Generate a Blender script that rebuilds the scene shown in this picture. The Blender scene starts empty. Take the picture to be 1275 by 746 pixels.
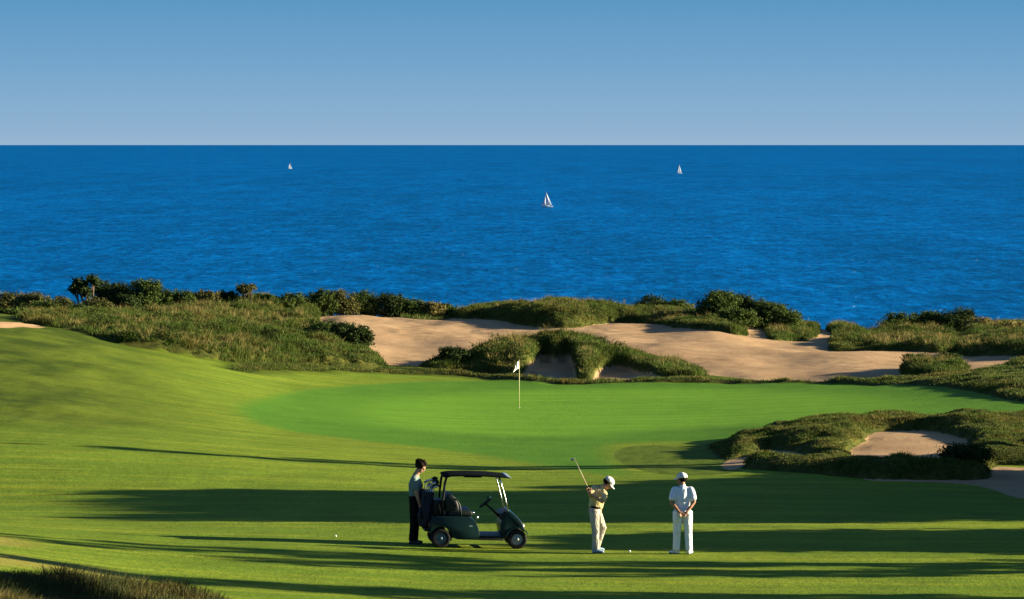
import bpy, bmesh, math, random
import numpy as np
from mathutils import Vector, Matrix
random.seed(7); rng = np.random.default_rng(11)
R = math.radians
SC = bpy.context.scene
COL = SC.collection

# ------------------------------------------------------------------ camera, sky, sun, exposure
F, W, H0, PY0 = 4720.0, 1275.0, 746.0, 180.0     # focal length and eye level in photo pixels
CAMZ = 60.0
cd = bpy.data.cameras.new('camera'); cam = bpy.data.objects.new('camera', cd); COL.objects.link(cam)
cd.sensor_width = 36.0; cd.lens = 36.0 * F / W
cd.shift_y = -(H0 / 2 - PY0) / W
cd.clip_start = 1.0; cd.clip_end = 900000.0
cam.location = (0, 0, CAMZ); cam.rotation_euler = (R(90), 0, 0)
SC.camera = cam

SUN_EL, SUN_AZ = 13.0, 3.0        # azimuth measured from +X (right) towards +Y (away)
sd_ = bpy.data.lights.new('sun', 'SUN'); so = bpy.data.objects.new('sun', sd_); COL.objects.link(so)
sd_.energy = 5.0; sd_.angle = R(0.5); sd_.color = (1.0, 0.86, 0.60)
sdir = Vector((math.cos(R(SUN_EL)) * math.cos(R(SUN_AZ)), math.cos(R(SUN_EL)) * math.sin(R(SUN_AZ)), math.sin(R(SUN_EL))))
so.rotation_euler = sdir.to_track_quat('Z', 'Y').to_euler()
so.location = (60, 80, 120)

world = bpy.data.worlds.new('World'); SC.world = world; world.use_nodes = True
wn = world.node_tree; wn.nodes.clear()
wo = wn.nodes.new('ShaderNodeOutputWorld'); wb = wn.nodes.new('ShaderNodeBackground')
sky = wn.nodes.new('ShaderNodeTexSky'); sky.sky_type = 'NISHITA'; sky.sun_disc = False
sky.sun_elevation = R(SUN_EL); sky.sun_rotation = R(90 - SUN_AZ)
sky.air_density = 1.0; sky.dust_density = 0.6; sky.ozone_density = 5.0
tc = wn.nodes.new('ShaderNodeTexCoord'); sp = wn.nodes.new('ShaderNodeSeparateXYZ')
wn.links.new(tc.outputs['Generated'], sp.inputs[0])
rampn = wn.nodes.new('ShaderNodeValToRGB')          # clear air paling towards the sea horizon
mr = wn.nodes.new('ShaderNodeMapRange'); mr.inputs[1].default_value = 0.0; mr.inputs[2].default_value = 0.10
wn.links.new(sp.outputs[2], mr.inputs[0]); wn.links.new(mr.outputs[0], rampn.inputs[0])
cr = rampn.color_ramp
SKYC = [(0.0, (0.320, 0.470, 0.630)), (0.03, (0.285, 0.450, 0.635)), (0.10, (0.240, 0.425, 0.630)), (0.22, (0.175, 0.375, 0.600)), (0.38, (0.108, 0.315, 0.550)), (1.0, (0.03, 0.13, 0.38))]
cr.elements[0].position = 0; cr.elements[0].color = (*SKYC[0][1], 1)
cr.elements[1].position = 1; cr.elements[1].color = (*SKYC[-1][1], 1)
for p, c in SKYC[1:-1]:
    e = cr.elements.new(p); e.color = (*c, 1)
EXPOSURE = 1.8
gain = wn.nodes.new('ShaderNodeVectorMath'); gain.operation = 'SCALE'
SKY_STRENGTH = 0.043
gain.inputs['Scale'].default_value = 1.0 / (2 ** EXPOSURE) / SKY_STRENGTH
wn.links.new(rampn.outputs[0], gain.inputs[0])
mr2 = wn.nodes.new('ShaderNodeMapRange'); mr2.inputs[1].default_value = 0.06; mr2.inputs[2].default_value = 0.30
mr2.interpolation_type = 'SMOOTHSTEP'
wn.links.new(sp.outputs[2], mr2.inputs[0])
wmix = wn.nodes.new('ShaderNodeMix'); wmix.data_type = 'RGBA'
wn.links.new(mr2.outputs[0], wmix.inputs[0]); wn.links.new(gain.outputs[0], wmix.inputs[6]); wn.links.new(sky.outputs[0], wmix.inputs[7])
wn.links.new(wmix.outputs[2], wb.inputs[0]); wb.inputs[1].default_value = SKY_STRENGTH
wn.links.new(wb.outputs[0], wo.inputs[0])
vs = SC.view_settings; vs.view_transform = 'Standard'; vs.look = 'None'; vs.gamma = 1; vs.exposure = EXPOSURE; vs.use_curve_mapping = False
SC.cycles.max_bounces = 5; SC.cycles.diffuse_bounces = 3

# ------------------------------------------------------------------ helpers
def tag(o, label=None, cat=None, group=None, kind=None):
    if label: o['label'] = label
    if cat: o['category'] = cat
    if group: o['group'] = group
    if kind: o['kind'] = kind
    return o
def empty(name, loc, rz=0.0):
    o = bpy.data.objects.new(name, None); COL.objects.link(o)
    o.empty_display_size = 0.2; o.location = loc; o.rotation_euler = (0, 0, rz); return o
def link(name, me, mat=None, parent=None, smooth=True):
    o = bpy.data.objects.new(name, me); COL.objects.link(o)
    if mat is not None: me.materials.append(mat)
    if parent is not None: o.parent = parent
    if smooth and len(me.polygons): me.polygons.foreach_set('use_smooth', [True] * len(me.polygons))
    return o
def npmesh(name, verts, tris=None, quads=None, attrs=None):
    me = bpy.data.meshes.new(name)
    verts = np.asarray(verts, np.float32)
    fs = []
    lt = []; n = 0
    loops = []
    starts = []
    if tris is not None and len(tris):
        t = np.asarray(tris, np.int32); loops.append(t.ravel()); starts.append(np.arange(len(t)) * 3); lt.append(np.full(len(t), 3)); n = len(t) * 3
    if quads is not None and len(quads):
        q = np.asarray(quads, np.int32); loops.append(q.ravel()); starts.append(n + np.arange(len(q)) * 4); lt.append(np.full(len(q), 4))
    loops = np.concatenate(loops).astype(np.int32); starts = np.concatenate(starts).astype(np.int32)
    me.vertices.add(len(verts)); me.vertices.foreach_set('co', verts.ravel())
    me.loops.add(len(loops)); me.loops.foreach_set('vertex_index', loops)
    me.polygons.add(len(starts)); me.polygons.foreach_set('loop_start', starts)
    me.update(calc_edges=True)
    for k, a in (attrs or {}).items():
        at = me.attributes.new(k, 'FLOAT', 'POINT'); at.data.foreach_set('value', np.asarray(a, np.float32))
    return me

class NT:
    """tiny node helper"""
    def __init__(s, name):
        s.m = bpy.data.materials.new(name); s.m.use_nodes = True; s.t = s.m.node_tree; s.t.nodes.clear()
        s.out = s.n('ShaderNodeOutputMaterial'); s.b = s.n('ShaderNodeBsdfPrincipled'); s.l(s.b.outputs[0], s.out.inputs[0])
    def n(s, t): return s.t.nodes.new(t)
    def l(s, a, b): s.t.links.new(a, b)
    def put(s, v, inp):
        if hasattr(v, 'is_linked') or hasattr(v, 'links'): s.l(v, inp)
        elif isinstance(v, (tuple, list)) and len(v) == 3 and inp.type == 'RGBA': inp.default_value = (*v, 1)
        else: inp.default_value = v
    def mix(s, f, a, b):
        m = s.n('ShaderNodeMix'); m.data_type = 'RGBA'; s.put(f, m.inputs[0]); s.put(a, m.inputs[6]); s.put(b, m.inputs[7]); return m.outputs[2]
    def mul(s, a, b):
        m = s.n('ShaderNodeMix'); m.data_type = 'RGBA'; m.blend_type = 'MULTIPLY'; m.inputs[0].default_value = 1; s.put(a, m.inputs[6]); s.put(b, m.inputs[7]); return m.outputs[2]
    def math(s, op, a, b=0.0, c=0.0):
        m = s.n('ShaderNodeMath'); m.operation = op; s.put(a, m.inputs[0]); s.put(b, m.inputs[1]); s.put(c, m.inputs[2]); return m.outputs[0]
    def coord(s, scale=(1, 1, 1), rot=(0, 0, 0), kind='Object'):
        t = s.n('ShaderNodeTexCoord'); m = s.n('ShaderNodeMapping'); m.inputs['Scale'].default_value = scale; m.inputs['Rotation'].default_value = rot
        s.l(t.outputs[kind], m.inputs[0]); return m.outputs[0]
    def geo(s, scale=(1, 1, 1), rot=(0, 0, 0)):
        t = s.n('ShaderNodeNewGeometry'); m = s.n('ShaderNodeMapping'); m.inputs['Scale'].default_value = scale; m.inputs['Rotation'].default_value = rot
        s.l(t.outputs['Position'], m.inputs[0]); return m.outputs[0]
    def noise(s, co, scale, detail=4, rough=0.55, out=0, dist=0.0):
        n = s.n('ShaderNodeTexNoise'); s.l(co, n.inputs['Vector']); n.inputs['Scale'].default_value = scale; n.inputs['Detail'].default_value = detail
        n.inputs['Roughness'].default_value = rough; n.inputs['Distortion'].default_value = dist; return n.outputs[out]
    def rng(s, v, a, b, c=0.0, d=1.0, smooth=False):
        m = s.n('ShaderNodeMapRange'); s.put(v, m.inputs[0]); m.inputs[1].default_value = a; m.inputs[2].default_value = b; m.inputs[3].default_value = c; m.inputs[4].default_value = d
        if smooth: m.interpolation_type = 'SMOOTHSTEP'
        return m.outputs[0]
    def attr(s, name):
        a = s.n('ShaderNodeAttribute'); a.attribute_name = name; return a.outputs['Fac']
    def bump(s, h, strength=0.5, dist=0.05):
        b = s.n('ShaderNodeBump'); b.inputs['Strength'].default_value = strength; b.inputs['Distance'].default_value = dist; s.l(h, b.inputs['Height']); return b.outputs[0]
    def fin(s, col, rough=0.6, spec=0.3, normal=None, metal=0.0, **kw):
        s.put(col, s.b.inputs['Base Color']); s.put(rough, s.b.inputs['Roughness']); s.b.inputs['Specular IOR Level'].default_value = spec
        s.b.inputs['Metallic'].default_value = metal
        if normal is not None: s.l(normal, s.b.inputs['Normal'])
        for k, v in kw.items(): s.b.inputs[k.replace('_', ' ')].default_value = v
        return s.m
def simple(name, col, rough=0.5, spec=0.4, metal=0.0, var=0.15, scale=6.0, bump=0.0, bscale=40, **kw):
    s = NT(name); co = s.coord()
    n = s.noise(co, scale, 4)
    c = s.mix(s.rng(n, 0.3, 0.7), tuple(max(0, x * (1 - var)) for x in col), tuple(min(1, x * (1 + var)) for x in col))
    nm = s.bump(s.noise(co, bscale, 3), bump, 0.02) if bump else None
    return s.fin(c, rough, spec, nm, metal, **kw)

# ------------------------------------------------------------------ terrain: drop below the camera (m) by direction and distance
CP = [-900, -400, 0, 200, 400, 640, 860, 1060, 1275, 1700, 2600]
ROWS = {
 25: [6.0,6.3,6.9,7.4,7.7,8.0,8.1,8.1,8.1,8.1,8.1],
 45: [5.3,5.8,6.7,7.4,7.8,8.2,8.3,8.35,8.35,8.35,8.35],
 60: [5.7,6.4,7.1,7.75,8.1,8.35,8.4,8.45,8.5,8.5,8.5],
 70: [6.4,7.0,7.65,8.1,8.3,8.48,8.52,8.56,8.6,8.6,8.6],
 80: [7.1,7.6,8.1,8.32,8.46,8.62,8.66,8.68,8.68,8.7,8.7],
 88: [8.0,8.4,8.72,8.78,8.78,8.80,8.82,8.84,8.86,8.9,8.9],
 97: [8.9,9.0,9.08,9.08,9.08,9.08,9.06,9.12,9.2,9.2,9.2],
 108:[8.3,8.6,8.75,8.98,9.25,9.42,9.40,9.28,9.38,9.4,9.4],
 118:[8.1,8.4,8.75,9.12,9.55,9.78,9.75,9.30,9.36,9.4,9.4],
 124:[8.0,8.3,8.75,9.25,9.75,10.0,10.0,9.36,9.38,9.4,9.4],
 130:[7.9,8.2,8.70,9.35,9.95,10.2,10.2,9.72,9.62,9.6,9.6],
 140:[7.7,8.0,8.60,9.45,10.2,10.55,10.5,10.15,10.0,9.9,9.8],
 150:[7.5,7.8,8.45,9.5,10.5,10.85,10.8,10.5,10.2,10.,9.9],
 160:[7.4,7.7,8.32,9.5,10.7,11.08,11.0,10.75,10.3,10.,9.9],
 175:[7.4,7.7,8.30,9.45,10.85,11.25,11.2,11.0,10.5,10.1,10.],
 185:[7.5,7.8,8.35,9.4,10.9,11.3,11.22,11.07,10.62,10.2,10.],
 200:[7.8,8.3,9.05,9.5,10.85,11.15,11.1,11.13,10.85,10.5,10.2],
 215:[8.2,8.8,9.80,10.0,10.6,10.9,10.9,11.2,11.2,10.9,10.6],
 230:[8.8,9.6,10.4,10.5,10.5,10.7,10.8,11.5,11.55,11.3,11.0],
 240:[9.5,10.2,10.9,11.,10.9,10.9,11.15,11.95,12.0,11.7,11.4],
 250:[12,12,12.2,12.4,12.5,12.6,12.8,13.0,13.0,13.0,13.0],
 270:[27,27,27,27,27,27,27,27,27,27,27],
 300:[62,62,62,62,62,62,62,62,62,62,62],
 330:[70]*11}
DR = np.array(sorted(ROWS)); TAB = np.array([ROWS[d] for d in DR], float); CP = np.array(CP, float)
def pchip(x, y, xq):
    x = np.asarray(x, float); y = np.asarray(y, float)
    if y.ndim == 1: y = y[:, None]
    h = np.diff(x)[:, None]; dl = np.diff(y, axis=0) / h
    m = np.zeros_like(y)
    w1 = 2 * h[1:] + h[:-1]; w2 = h[1:] + 2 * h[:-1]
    with np.errstate(divide='ignore', invalid='ignore'):
        mm = (w1 + w2) / (w1 / dl[:-1] + w2 / dl[1:])
    m[1:-1] = np.where(dl[:-1] * dl[1:] > 0, mm, 0.0)
    m[0] = dl[0]; m[-1] = dl[-1]
    xq = np.clip(xq, x[0], x[-1]); i = np.clip(np.searchsorted(x, xq) - 1, 0, len(x) - 2)
    t = ((xq - x[i]) / (x[i + 1] - x[i]))[:, None]; hh = (x[i + 1] - x[i])[:, None]
    return ((2*t**3-3*t**2+1) * y[i] + (t**3-2*t**2+t) * hh * m[i] + (-2*t**3+3*t**2) * y[i+1] + (t**3-t**2) * hh * m[i+1])
FD = np.arange(25, 330.01, 0.5); FP = np.arange(-900, 2600.1, 10.0)
G1 = pchip(DR, TAB, FD)                       # (nD, nCP)
GRID = pchip(CP, G1.T, FP).T                  # (nD, nP)
k = np.array([1, 4, 6, 4, 1.]) / 16
def blur(a, n):
    for _ in range(n):
        p = np.pad(a, 2, 'edge')
        a = sum(k[i] * p[i:i + a.shape[0], 2:-2] for i in range(5))
        p = np.pad(a, ((0, 0), (2, 2)), 'edge')
        a = sum(k[i] * p[:, i:i + a.shape[1]] for i in range(5))
    return a
GRID = blur(GRID, 14)
def base_drop(px, D):
    px = np.clip(np.asarray(px, float), FP[0], FP[-1] - .01); D = np.clip(np.asarray(D, float), FD[0], FD[-1] - .01)
    a = (px - FP[0]) / 10; b = (D - FD[0]) / 0.5
    i = a.astype(int); j = b.astype(int); fa = a - i; fb = b - j
    return (GRID[j, i] * (1-fa) * (1-fb) + GRID[j, i+1] * fa * (1-fb) + GRID[j+1, i] * (1-fa) * fb + GRID[j+1, i+1] * fa * fb)
def unproj(px, py, dmin=40, dmax=241):
    """photo direction -> world (x, y) on the base terrain"""
    Ds = np.arange(dmin, dmax, 0.1)
    yy = PY0 + F * base_drop(np.full_like(Ds, px), Ds) / Ds
    yy = np.minimum.accumulate(yy)
    i = np.searchsorted(-yy, -py); D = Ds[min(i, len(Ds) - 1)]
    return ((px - W / 2) * D / F, D)

def smooth_poly(P, n=4):
    P = np.array(P, float); N = len(P); out = []
    for i in range(N):
        p0, p1, p2, p3 = P[i-1], P[i], P[(i+1) % N], P[(i+2) % N]
        for t in np.arange(n) / n:
            out.append(0.5 * ((2*p1) + (-p0+p2)*t + (2*p0-5*p1+4*p2-p3)*t*t + (-p0+3*p1-3*p2+p3)*t**3))
    return np.array(out)
def world_poly(P, sm=4):
    return np.array([unproj(a, b) for a, b in (smooth_poly(P, sm) if sm > 1 else P)])
def sdist(PW, X, Y, pad=8.0):
    """signed distance (inside > 0) of points to a world polygon, clipped to -pad"""
    pad = float(pad); out = np.full(X.shape, -pad)
    m = (X > PW[:,0].min()-pad) & (X < PW[:,0].max()+pad) & (Y > PW[:,1].min()-pad) & (Y < PW[:,1].max()+pad)
    x = X[m]; y = Y[m]
    if not len(x): return out
    d = np.full(x.shape, 1e9); ins = np.zeros(x.shape, bool)
    A = PW; B = np.roll(PW, -1, 0)
    for (ax, ay), (bx, by) in zip(A, B):
        ex, ey = bx-ax, by-ay; L = ex*ex+ey*ey+1e-12
        t = np.clip(((x-ax)*ex+(y-ay)*ey)/L, 0, 1)
        d = np.minimum(d, (x-ax-t*ex)**2+(y-ay-t*ey)**2)
        if by != ay:
            c = ((ay > y) != (by > y)) & (x < (bx-ax)*(y-ay)/(by-ay)+ax); ins ^= c
    d = np.sqrt(d); out[m] = np.where(ins, d, -np.minimum(d, pad)); return out

# value noise in numpy
_perm = rng.permutation(512)
def vnoise(x, y, seed=0):
    xi = np.floor(x).astype(int); yi = np.floor(y).astype(int); fx = x-xi; fy = y-yi
    fx = fx*fx*(3-2*fx); fy = fy*fy*(3-2*fy)
    def h(a, b): return _perm[(_perm[(a+seed*17) & 511] + b) & 511] / 511.0
    return (h(xi,yi)*(1-fx)*(1-fy)+h(xi+1,yi)*fx*(1-fy)+h(xi,yi+1)*(1-fx)*fy+h(xi+1,yi+1)*fx*fy)
def fbm(x, y, o=4, seed=0):
    s = 0; a = 1; t = 0
    for i in range(o):
        s = s + a*vnoise(x*2**i, y*2**i, seed+i); t += a; a *= .5
    return s/t - .5

# raised pads of long grass: footprint (photo directions on the base ground), height by px, ramp width, lip
PADS = [
 dict(P=[(30,400),(90,412),(150,427),(220,440),(300,453),(400,460),(470,462),(478,457),(462,448),(425,434),(398,418),(396,400),(392,394),(330,386),(200,380),(100,378),(40,388)],
      H=[(0,.12),(90,.16),(150,.3),(200,.5),(300,.85),(370,1.2),(410,1.1),(440,.8),(480,.25)], W=9.0, lip=.38, tuft=.30, dens=26),
 dict(P=[(566,396),(600,398),(640,405),(700,411),(745,407),(762,401),(800,402),(860,414),(912,420),(928,417),(925,400),(900,388),(780,384),(600,384)],
      H=[(560,.3),(600,.62),(640,.85),(720,.85),(780,.68),(850,.5),(905,.42),(930,.2)], W=2.2, lip=.35, tuft=.28, dens=26),
 dict(P=[(958,420),(985,421),(1006,419),(1020,412),(1010,400),(960,398)], H=[(950,.4),(1020,.25)], W=1.5, lip=.2, tuft=.25, dens=24),
 dict(P=[(1032,432),(1060,434),(1110,435),(1170,436),(1192,431),(1192,419),(1120,417),(1050,421)], H=[(1030,.48),(1190,.48)], W=.8, lip=.42, tuft=.25, dens=24),
 dict(P=[(1190,434),(1215,438),(1250,440),(1300,442),(1500,442),(1500,414),(1300,414),(1200,418)], H=[(1190,.5),(1500,.6)], W=1.6, lip=.35, tuft=.25, dens=24),
 dict(P=[(1036,415),(1100,413),(1200,413),(1300,413),(1600,412),(1600,400),(1300,402),(1060,404)], H=[(1030,.3),(1100,.45),(1500,.5)], W=1.0, lip=.35, tuft=.28, dens=24),
 dict(P=[(525,462),(600,466),(690,472),(760,473),(840,472),(880,470),(862,462),(820,453),(760,447),(690,444),(620,446),(560,452)],
      H=[(520,.15),(560,.6),(600,.9),(680,1.25),(740,1.08),(800,.66),(850,.3),(880,.15)], ws=.05, W=3.4, lip=.25, tuft=.26, dens=30,
      pockets=[[(656,476),(708,476),(716,468),(713,461),(704,455),(690,457),(676,455),(664,462),(650,470)],
               [(742,476),(826,476),(815,470),(796,465),(782,460),(764,459),(752,463)]]),
 dict(P=[(1124,466),(1150,469),(1190,468),(1206,462),(1200,458),(1160,456),(1130,458)], H=[(1120,.45),(1160,.4),(1185,.5),(1205,.4)], W=1.2, lip=.3, tuft=.22, dens=34),
 dict(P=[(300,461),(420,463),(545,466),(700,477),(860,477),(1000,477),(1100,479),(1180,482),(1230,490),(1290,502),(1500,520),(1500,440),(1300,452),(1240,460),(1190,467),(1130,472),(1040,476),(940,475),(860,474),(700,474.5),(545,463),(420,459),(320,457)],
      H=[(280,.1),(640,.16),(1100,.18),(1275,.3)], W=1.5, lip=.10, tuft=.15, dens=22),
 # the bunker complex right of the fairway
 dict(P=[(884,556),(900,570),(925,582),(965,586),(1010,589),(1060,594),(1100,597),(1175,597),(1200,597),(1230,594),(1236,580),(1275,579),(1500,580),(1500,530),(1275,529),(1200,528),(1130,527),(1060,529),(1000,537),(930,545),(896,551)],
      H=[(884,.03),(905,.12),(925,.28),(1000,.34),(1060,.38),(1100,.42),(1170,.42),(1205,.44),(1240,.38),(1500,.38)], W=1.6, lip=.34, tuft=.12, dens=70, dig=.55,
      pockets=[[(897,583),(901,574),(925,569),(946,565),(956,560),(985,562),(1010,567),(1026,574),(1020,579),(985,577),(960,575),(935,578),(915,584)],
               [(1061,570),(1056,560),(1072,551),(1090,539),(1150,537),(1190,543),(1216,558),(1196,572),(1170,586),(1120,588),(1085,585),(1069,578)]]),
 # foreground rise with uncut grass
 dict(P=[(-800,716),(-300,722),(0,734),(60,739),(140,745),(230,755),(330,772),(400,830),(380,1000),(-800,1000)], H=[(-800,.30),(0,.30),(250,.2),(400,.15)], W=1.0, lip=.08, tuft=.26, dens=90),
]
SANDS = [
 [(396,393),(430,392),(470,393),(545,399),(600,390),(700,388),(860,392),(960,400),(1060,400),(1300,402),(1600,402),(1600,445),(1300,455),(1240,460),(1190,466),(1130,471),(1040,475),(940,474),(890,468),(700,470),(600,464),(535,458),(500,456),(470,453),(440,444),(400,420)],
 [(1064,592),(1100,594),(1175,597),(1230,590),(1240,581),(1300,582),(1600,584),(1600,622),(1300,621),(1262,618),(1240,611),(1214,604),(1170,600.5),(1110,599.5),(1080,598)],
 [(-600,398),(0,403),(44,404),(46,407),(0,409),(-600,410)],
]
GREEN = [(288,512),(305,498),(380,484),(500,476),(640,473),(760,474),(900,475),(1060,477),(1150,480),(1230,487),(1300,498),(1500,515),(1500,540),(1275,541),(1100,536),(1000,540),(930,546),(890,550),(780,552),(762,566),(790,590),(760,592),(700,585),(640,575),(560,562),(430,547),(330,532)]
GREEN2 = [(420,515),(430,500),(520,489),(700,483),(900,483),(1050,487),(1150,493),(1180,505),(1150,520),(1000,528),(860,535),(700,545),(560,540),(450,527)]
APRON = [(764,568),(772,559),(800,555),(850,556),(884,553),(900,565),(922,584),(900,590),(850,592),(810,588),(780,580)]
DRY = [[(-200,655),(0,668),(30,673),(40,681),(0,679),(-200,670)], [(-200,680),(0,690),(60,699),(120,707),(165,716),(150,722),(90,713),(0,704),(-200,700)]]
for p in PADS:
    p['W_'] = world_poly(p['P']); p['K_'] = [world_poly(q) for q in p.get('pockets', [])]
SW = [world_poly(p) for p in SANDS]; GW = world_poly(GREEN); G2W = world_poly(GREEN2); AW = world_poly(APRON); DW = [world_poly(p) for p in DRY]
def smst(t): t = np.clip(t, 0, 1); return t*t*(3-2*t)
def ground(X, Y, full=False):
    """height and surface distances for world points"""
    X = np.asarray(X, float); Y = np.asarray(Y, float)
    px = W/2 + X*F/Y
    z = CAMZ - base_drop(px, Y)
    z = z + 0.10*fbm(X/9, Y/14, 3, 3)*smst((Y-84)/12)*smst((236-Y)/10) + .02*fbm(X/1.7, Y/2.5, 2, 9)
    rough = np.full(X.shape, -6.0); sand = np.full(X.shape, -6.0)
    for s in SW: sand = np.maximum(sand, np.clip(sdist(s, X, Y, 6), -6, 4))
    # rakes and hollows of the sand
    z = z + smst(sand/2)*(.85*fbm(X/5.5, Y/11, 2, 21)*(Y > 150) + .04*fbm(X/.8, Y/.8, 2, 5))
    roughm = np.full(X.shape, -6.0); tuft = np.zeros(X.shape); add = np.zeros(X.shape); wallsand = np.full(X.shape, -6.0)
    for i, p in enumerate(PADS):
        d = sdist(p['W_'], X, Y, 6)
        d = d + .28*fbm(X/.9, Y/.9, 3, 40+i)*(d > -2)*(0.5 if p['tuft'] < .15 else 1)
        hp = np.interp(px, [a for a, b in p['H']], [b for a, b in p['H']])
        pos = np.maximum(d, 0)
        lip = np.minimum(p['lip'], hp)
        h = lip*(1-np.exp(-pos/.18)) + (hp-lip)*np.sin(np.pi/2*np.clip(pos/p['W'], 0, 1))
        h = h*(1 + .55*fbm(X/3.1, Y/3.1, 3, 60+i)) + (pos > 0)*(1.35 if i == 0 else .5 if i == 6 else .8)*hp**.5*fbm(X/1.2, Y/1.8, 3, 80+i)*np.clip(pos/.3, 0, 1)
        pd = np.full(X.shape, -6.0)
        for q in p['K_']:
            pd = np.maximum(pd, sdist(q, X, Y, 6) + .42*fbm(X/.9, Y/1.3, 3, 30+i))
        if p['K_']:
            out = np.maximum(-pd, 0)
            h = h*(1-np.exp(-out/.22)) - p.get('dig', .15)*(1-np.exp(-np.maximum(pd, 0)/.35))*(d > 0)
            ws = p.get('ws', .0); roughm = np.maximum(roughm, np.minimum(d+.08, -pd+.09-ws))
            ws = p.get('ws', .0); wallsand = np.maximum(wallsand, np.where(d > -.6, pd-.02+ws, -6))
            d = np.where(d > -.6, np.minimum(d, -pd-.08-ws), d)
        add = np.where(h < 0, np.minimum(add, h), np.maximum(add, h))
        if not p['K_']: roughm = np.maximum(roughm, d+.08)
        big = d > rough
        rough = np.maximum(rough, d); tuft = np.where(big & (d > 0), i+1, tuft)
    z = z + add
    sand = np.minimum(sand, -(rough+.06))
    sand = np.maximum(sand, wallsand)
    if not full: return z
    g = np.clip(sdist(GW, X, Y, 6), -6, 6); g = np.minimum(g, -rough)
    g2 = np.clip(sdist(G2W, X, Y, 6), -6, 6)
    a = np.clip(sdist(AW, X, Y, 6), -6, 6)
    dr = np.full(X.shape, -6.0)
    for q in DW: dr = np.maximum(dr, sdist(q, X, Y, 6))
    # everything past the dunes is scrub covered
    rough = np.maximum(rough, np.where(Y > 214, np.minimum(Y-214, 3) * (sand < -.3), -6))
    roughm = np.maximum(roughm, np.where(Y > 214, rough, -6))
    return z, np.clip(sand, -6, 6), np.clip(rough, -6, 6), g, g2, a, dr, tuft, np.clip(roughm, -6, 6)
def gz(x, y): return float(ground(np.array([x]), np.array([y]))[0])
def place(px, py):
    """ground point seen at a photo position, on the finished surface"""
    Ds = np.arange(45, 241, 0.1); X = (px-W/2)*Ds/F; z = ground(X, Ds); yy = PY0 + F*(CAMZ-z)/Ds
    i = np.argmax(yy <= py); return Vector((X[i], Ds[i], z[i]))
def atD(px, D):
    x = (px-W/2)*D/F; return Vector((x, D, gz(x, D)))

Drow = np.concatenate([np.arange(25, 50, 1.), np.arange(50, 96, .4), np.arange(96, 128, .13), np.arange(128, 178, .4), np.arange(178, 240, .17), np.arange(240, 331, 3.)])
pcol = np.concatenate([np.arange(-900, -60, 24.), np.arange(-60, 1340, 3.2), np.arange(1340, 2600, 24.)])
PXg, Dg = np.meshgrid(pcol, Drow)
Xg = (PXg-W/2)*Dg/F
Zg, S_, Rg, Gg, G2g, Ag, DRg, Tg, RMg = ground(Xg, Dg, True)
SEMI = smst((Dg-112-6*fbm(Xg/9, Dg/9, 3, 91))/14)*smst((330+60*fbm(Xg/5, Dg/5, 2, 92)-PXg)/260)
SEMI = np.maximum(SEMI, smst((Rg+2.2)/2)*(Dg > 168))
Zg = Zg + SEMI*.24*fbm(Xg/2.6, Dg/4, 4, 93)
nr, nc = Dg.shape
idx = np.arange(nr*nc).reshape(nr, nc)
quads = np.stack([idx[:-1,:-1], idx[:-1,1:], idx[1:,1:], idx[1:,:-1]], -1).reshape(-1, 4)

# ground material
s = NT('mown grass, sand and rough'); P = s.geo()
edge = s.math('MULTIPLY', s.math('SUBTRACT', s.noise(P, 2.2, 4), .5), .55)
def mask(att, lo, hi, e=1.0):
    return s.rng(s.math('ADD', s.attr(att), s.math('MULTIPLY', edge, e)), lo, hi, smooth=True)
n_big = s.noise(s.geo((.05, .07, .05)), 1.0, 4, .6)
n_mid = s.noise(s.geo((.5, .42, .5)), 1.0, 5, .62)
n_fin = s.noise(s.geo((7, 3, 7)), 1.0, 4, .7)
n_streak = s.noise(s.geo((.12, 1.3, .5), (0, 0, R(4))), 1.0, 4, .6)
fw = s.mix(s.rng(n_big, .35, .65), (.116, .198, .018), (.172, .250, .022))
fw = s.mix(s.rng(n_mid, .35, .7), fw, (.100, .155, .013))
fw = s.mix(s.math('MULTIPLY', s.rng(n_streak, .46, .68), .65), fw, (.265, .300, .026))
fw = s.mix(s.math('MULTIPLY', s.rng(n_fin, .42, .72), .65), fw, (.080, .125, .012))
semi = s.mix(s.rng(s.noise(s.geo((.28, .16, .28)), 1.0, 5, .65), .38, .62), (.038, .062, .006), (.102, .138, .013))
semi = s.mix(s.math('MULTIPLY', s.rng(n_fin, .45, .7), .5), semi, (.05, .08, .01))
fw = s.mix(s.rng(s.attr('semi'), 0, 1), fw, semi)
gr = s.mix(s.rng(n_mid, .3, .7), (.062, .158, .015), (.084, .196, .018))
gr = s.mix(s.math('MULTIPLY', s.rng(n_streak, .4, .75), .35), gr, (.092, .195, .015))
gr2 = s.mix(s.rng(n_streak, .35, .7), (.100, .238, .019), (.148, .295, .025))
gr = s.mix(s.rng(s.attr('inner'), -1.5, 3.5, smooth=True), gr, gr2)  # paler middle leaves a darker back band, painting the shade of its slope
c = s.mix(s.rng(s.attr('green'), -.3, .9, smooth=True), fw, gr)
ap = s.mix(s.rng(s.noise(s.geo((3, 1.5, 3)), 1.0, 5, .7), .35, .65), (.050, .088, .009), (.120, .165, .018))
c = s.mix(mask('apron', -.03, .06, .15), c, ap)
dry = s.mix(s.rng(s.noise(s.geo((5, 1.4, 5)), 1.0, 5, .7), .3, .7), (.17, .17, .03), (.26, .245, .05))
c = s.mix(mask('dry', -.5, .5, .9), c, dry)
ro = s.mix(s.rng(s.noise(s.geo((1.8, 1.5, 1.8)), 1.0, 5, .7), .35, .65), (.022, .036, .008), (.085, .085, .018))
c = s.mix(mask('rough', -.10, .02, .25), c, ro)
sa = s.mix(s.rng(s.noise(s.geo((.35, .22, .35)), 1.0, 4, .6), .3, .7), (.32, .205, .110), (.45, .300, .168))
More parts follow.
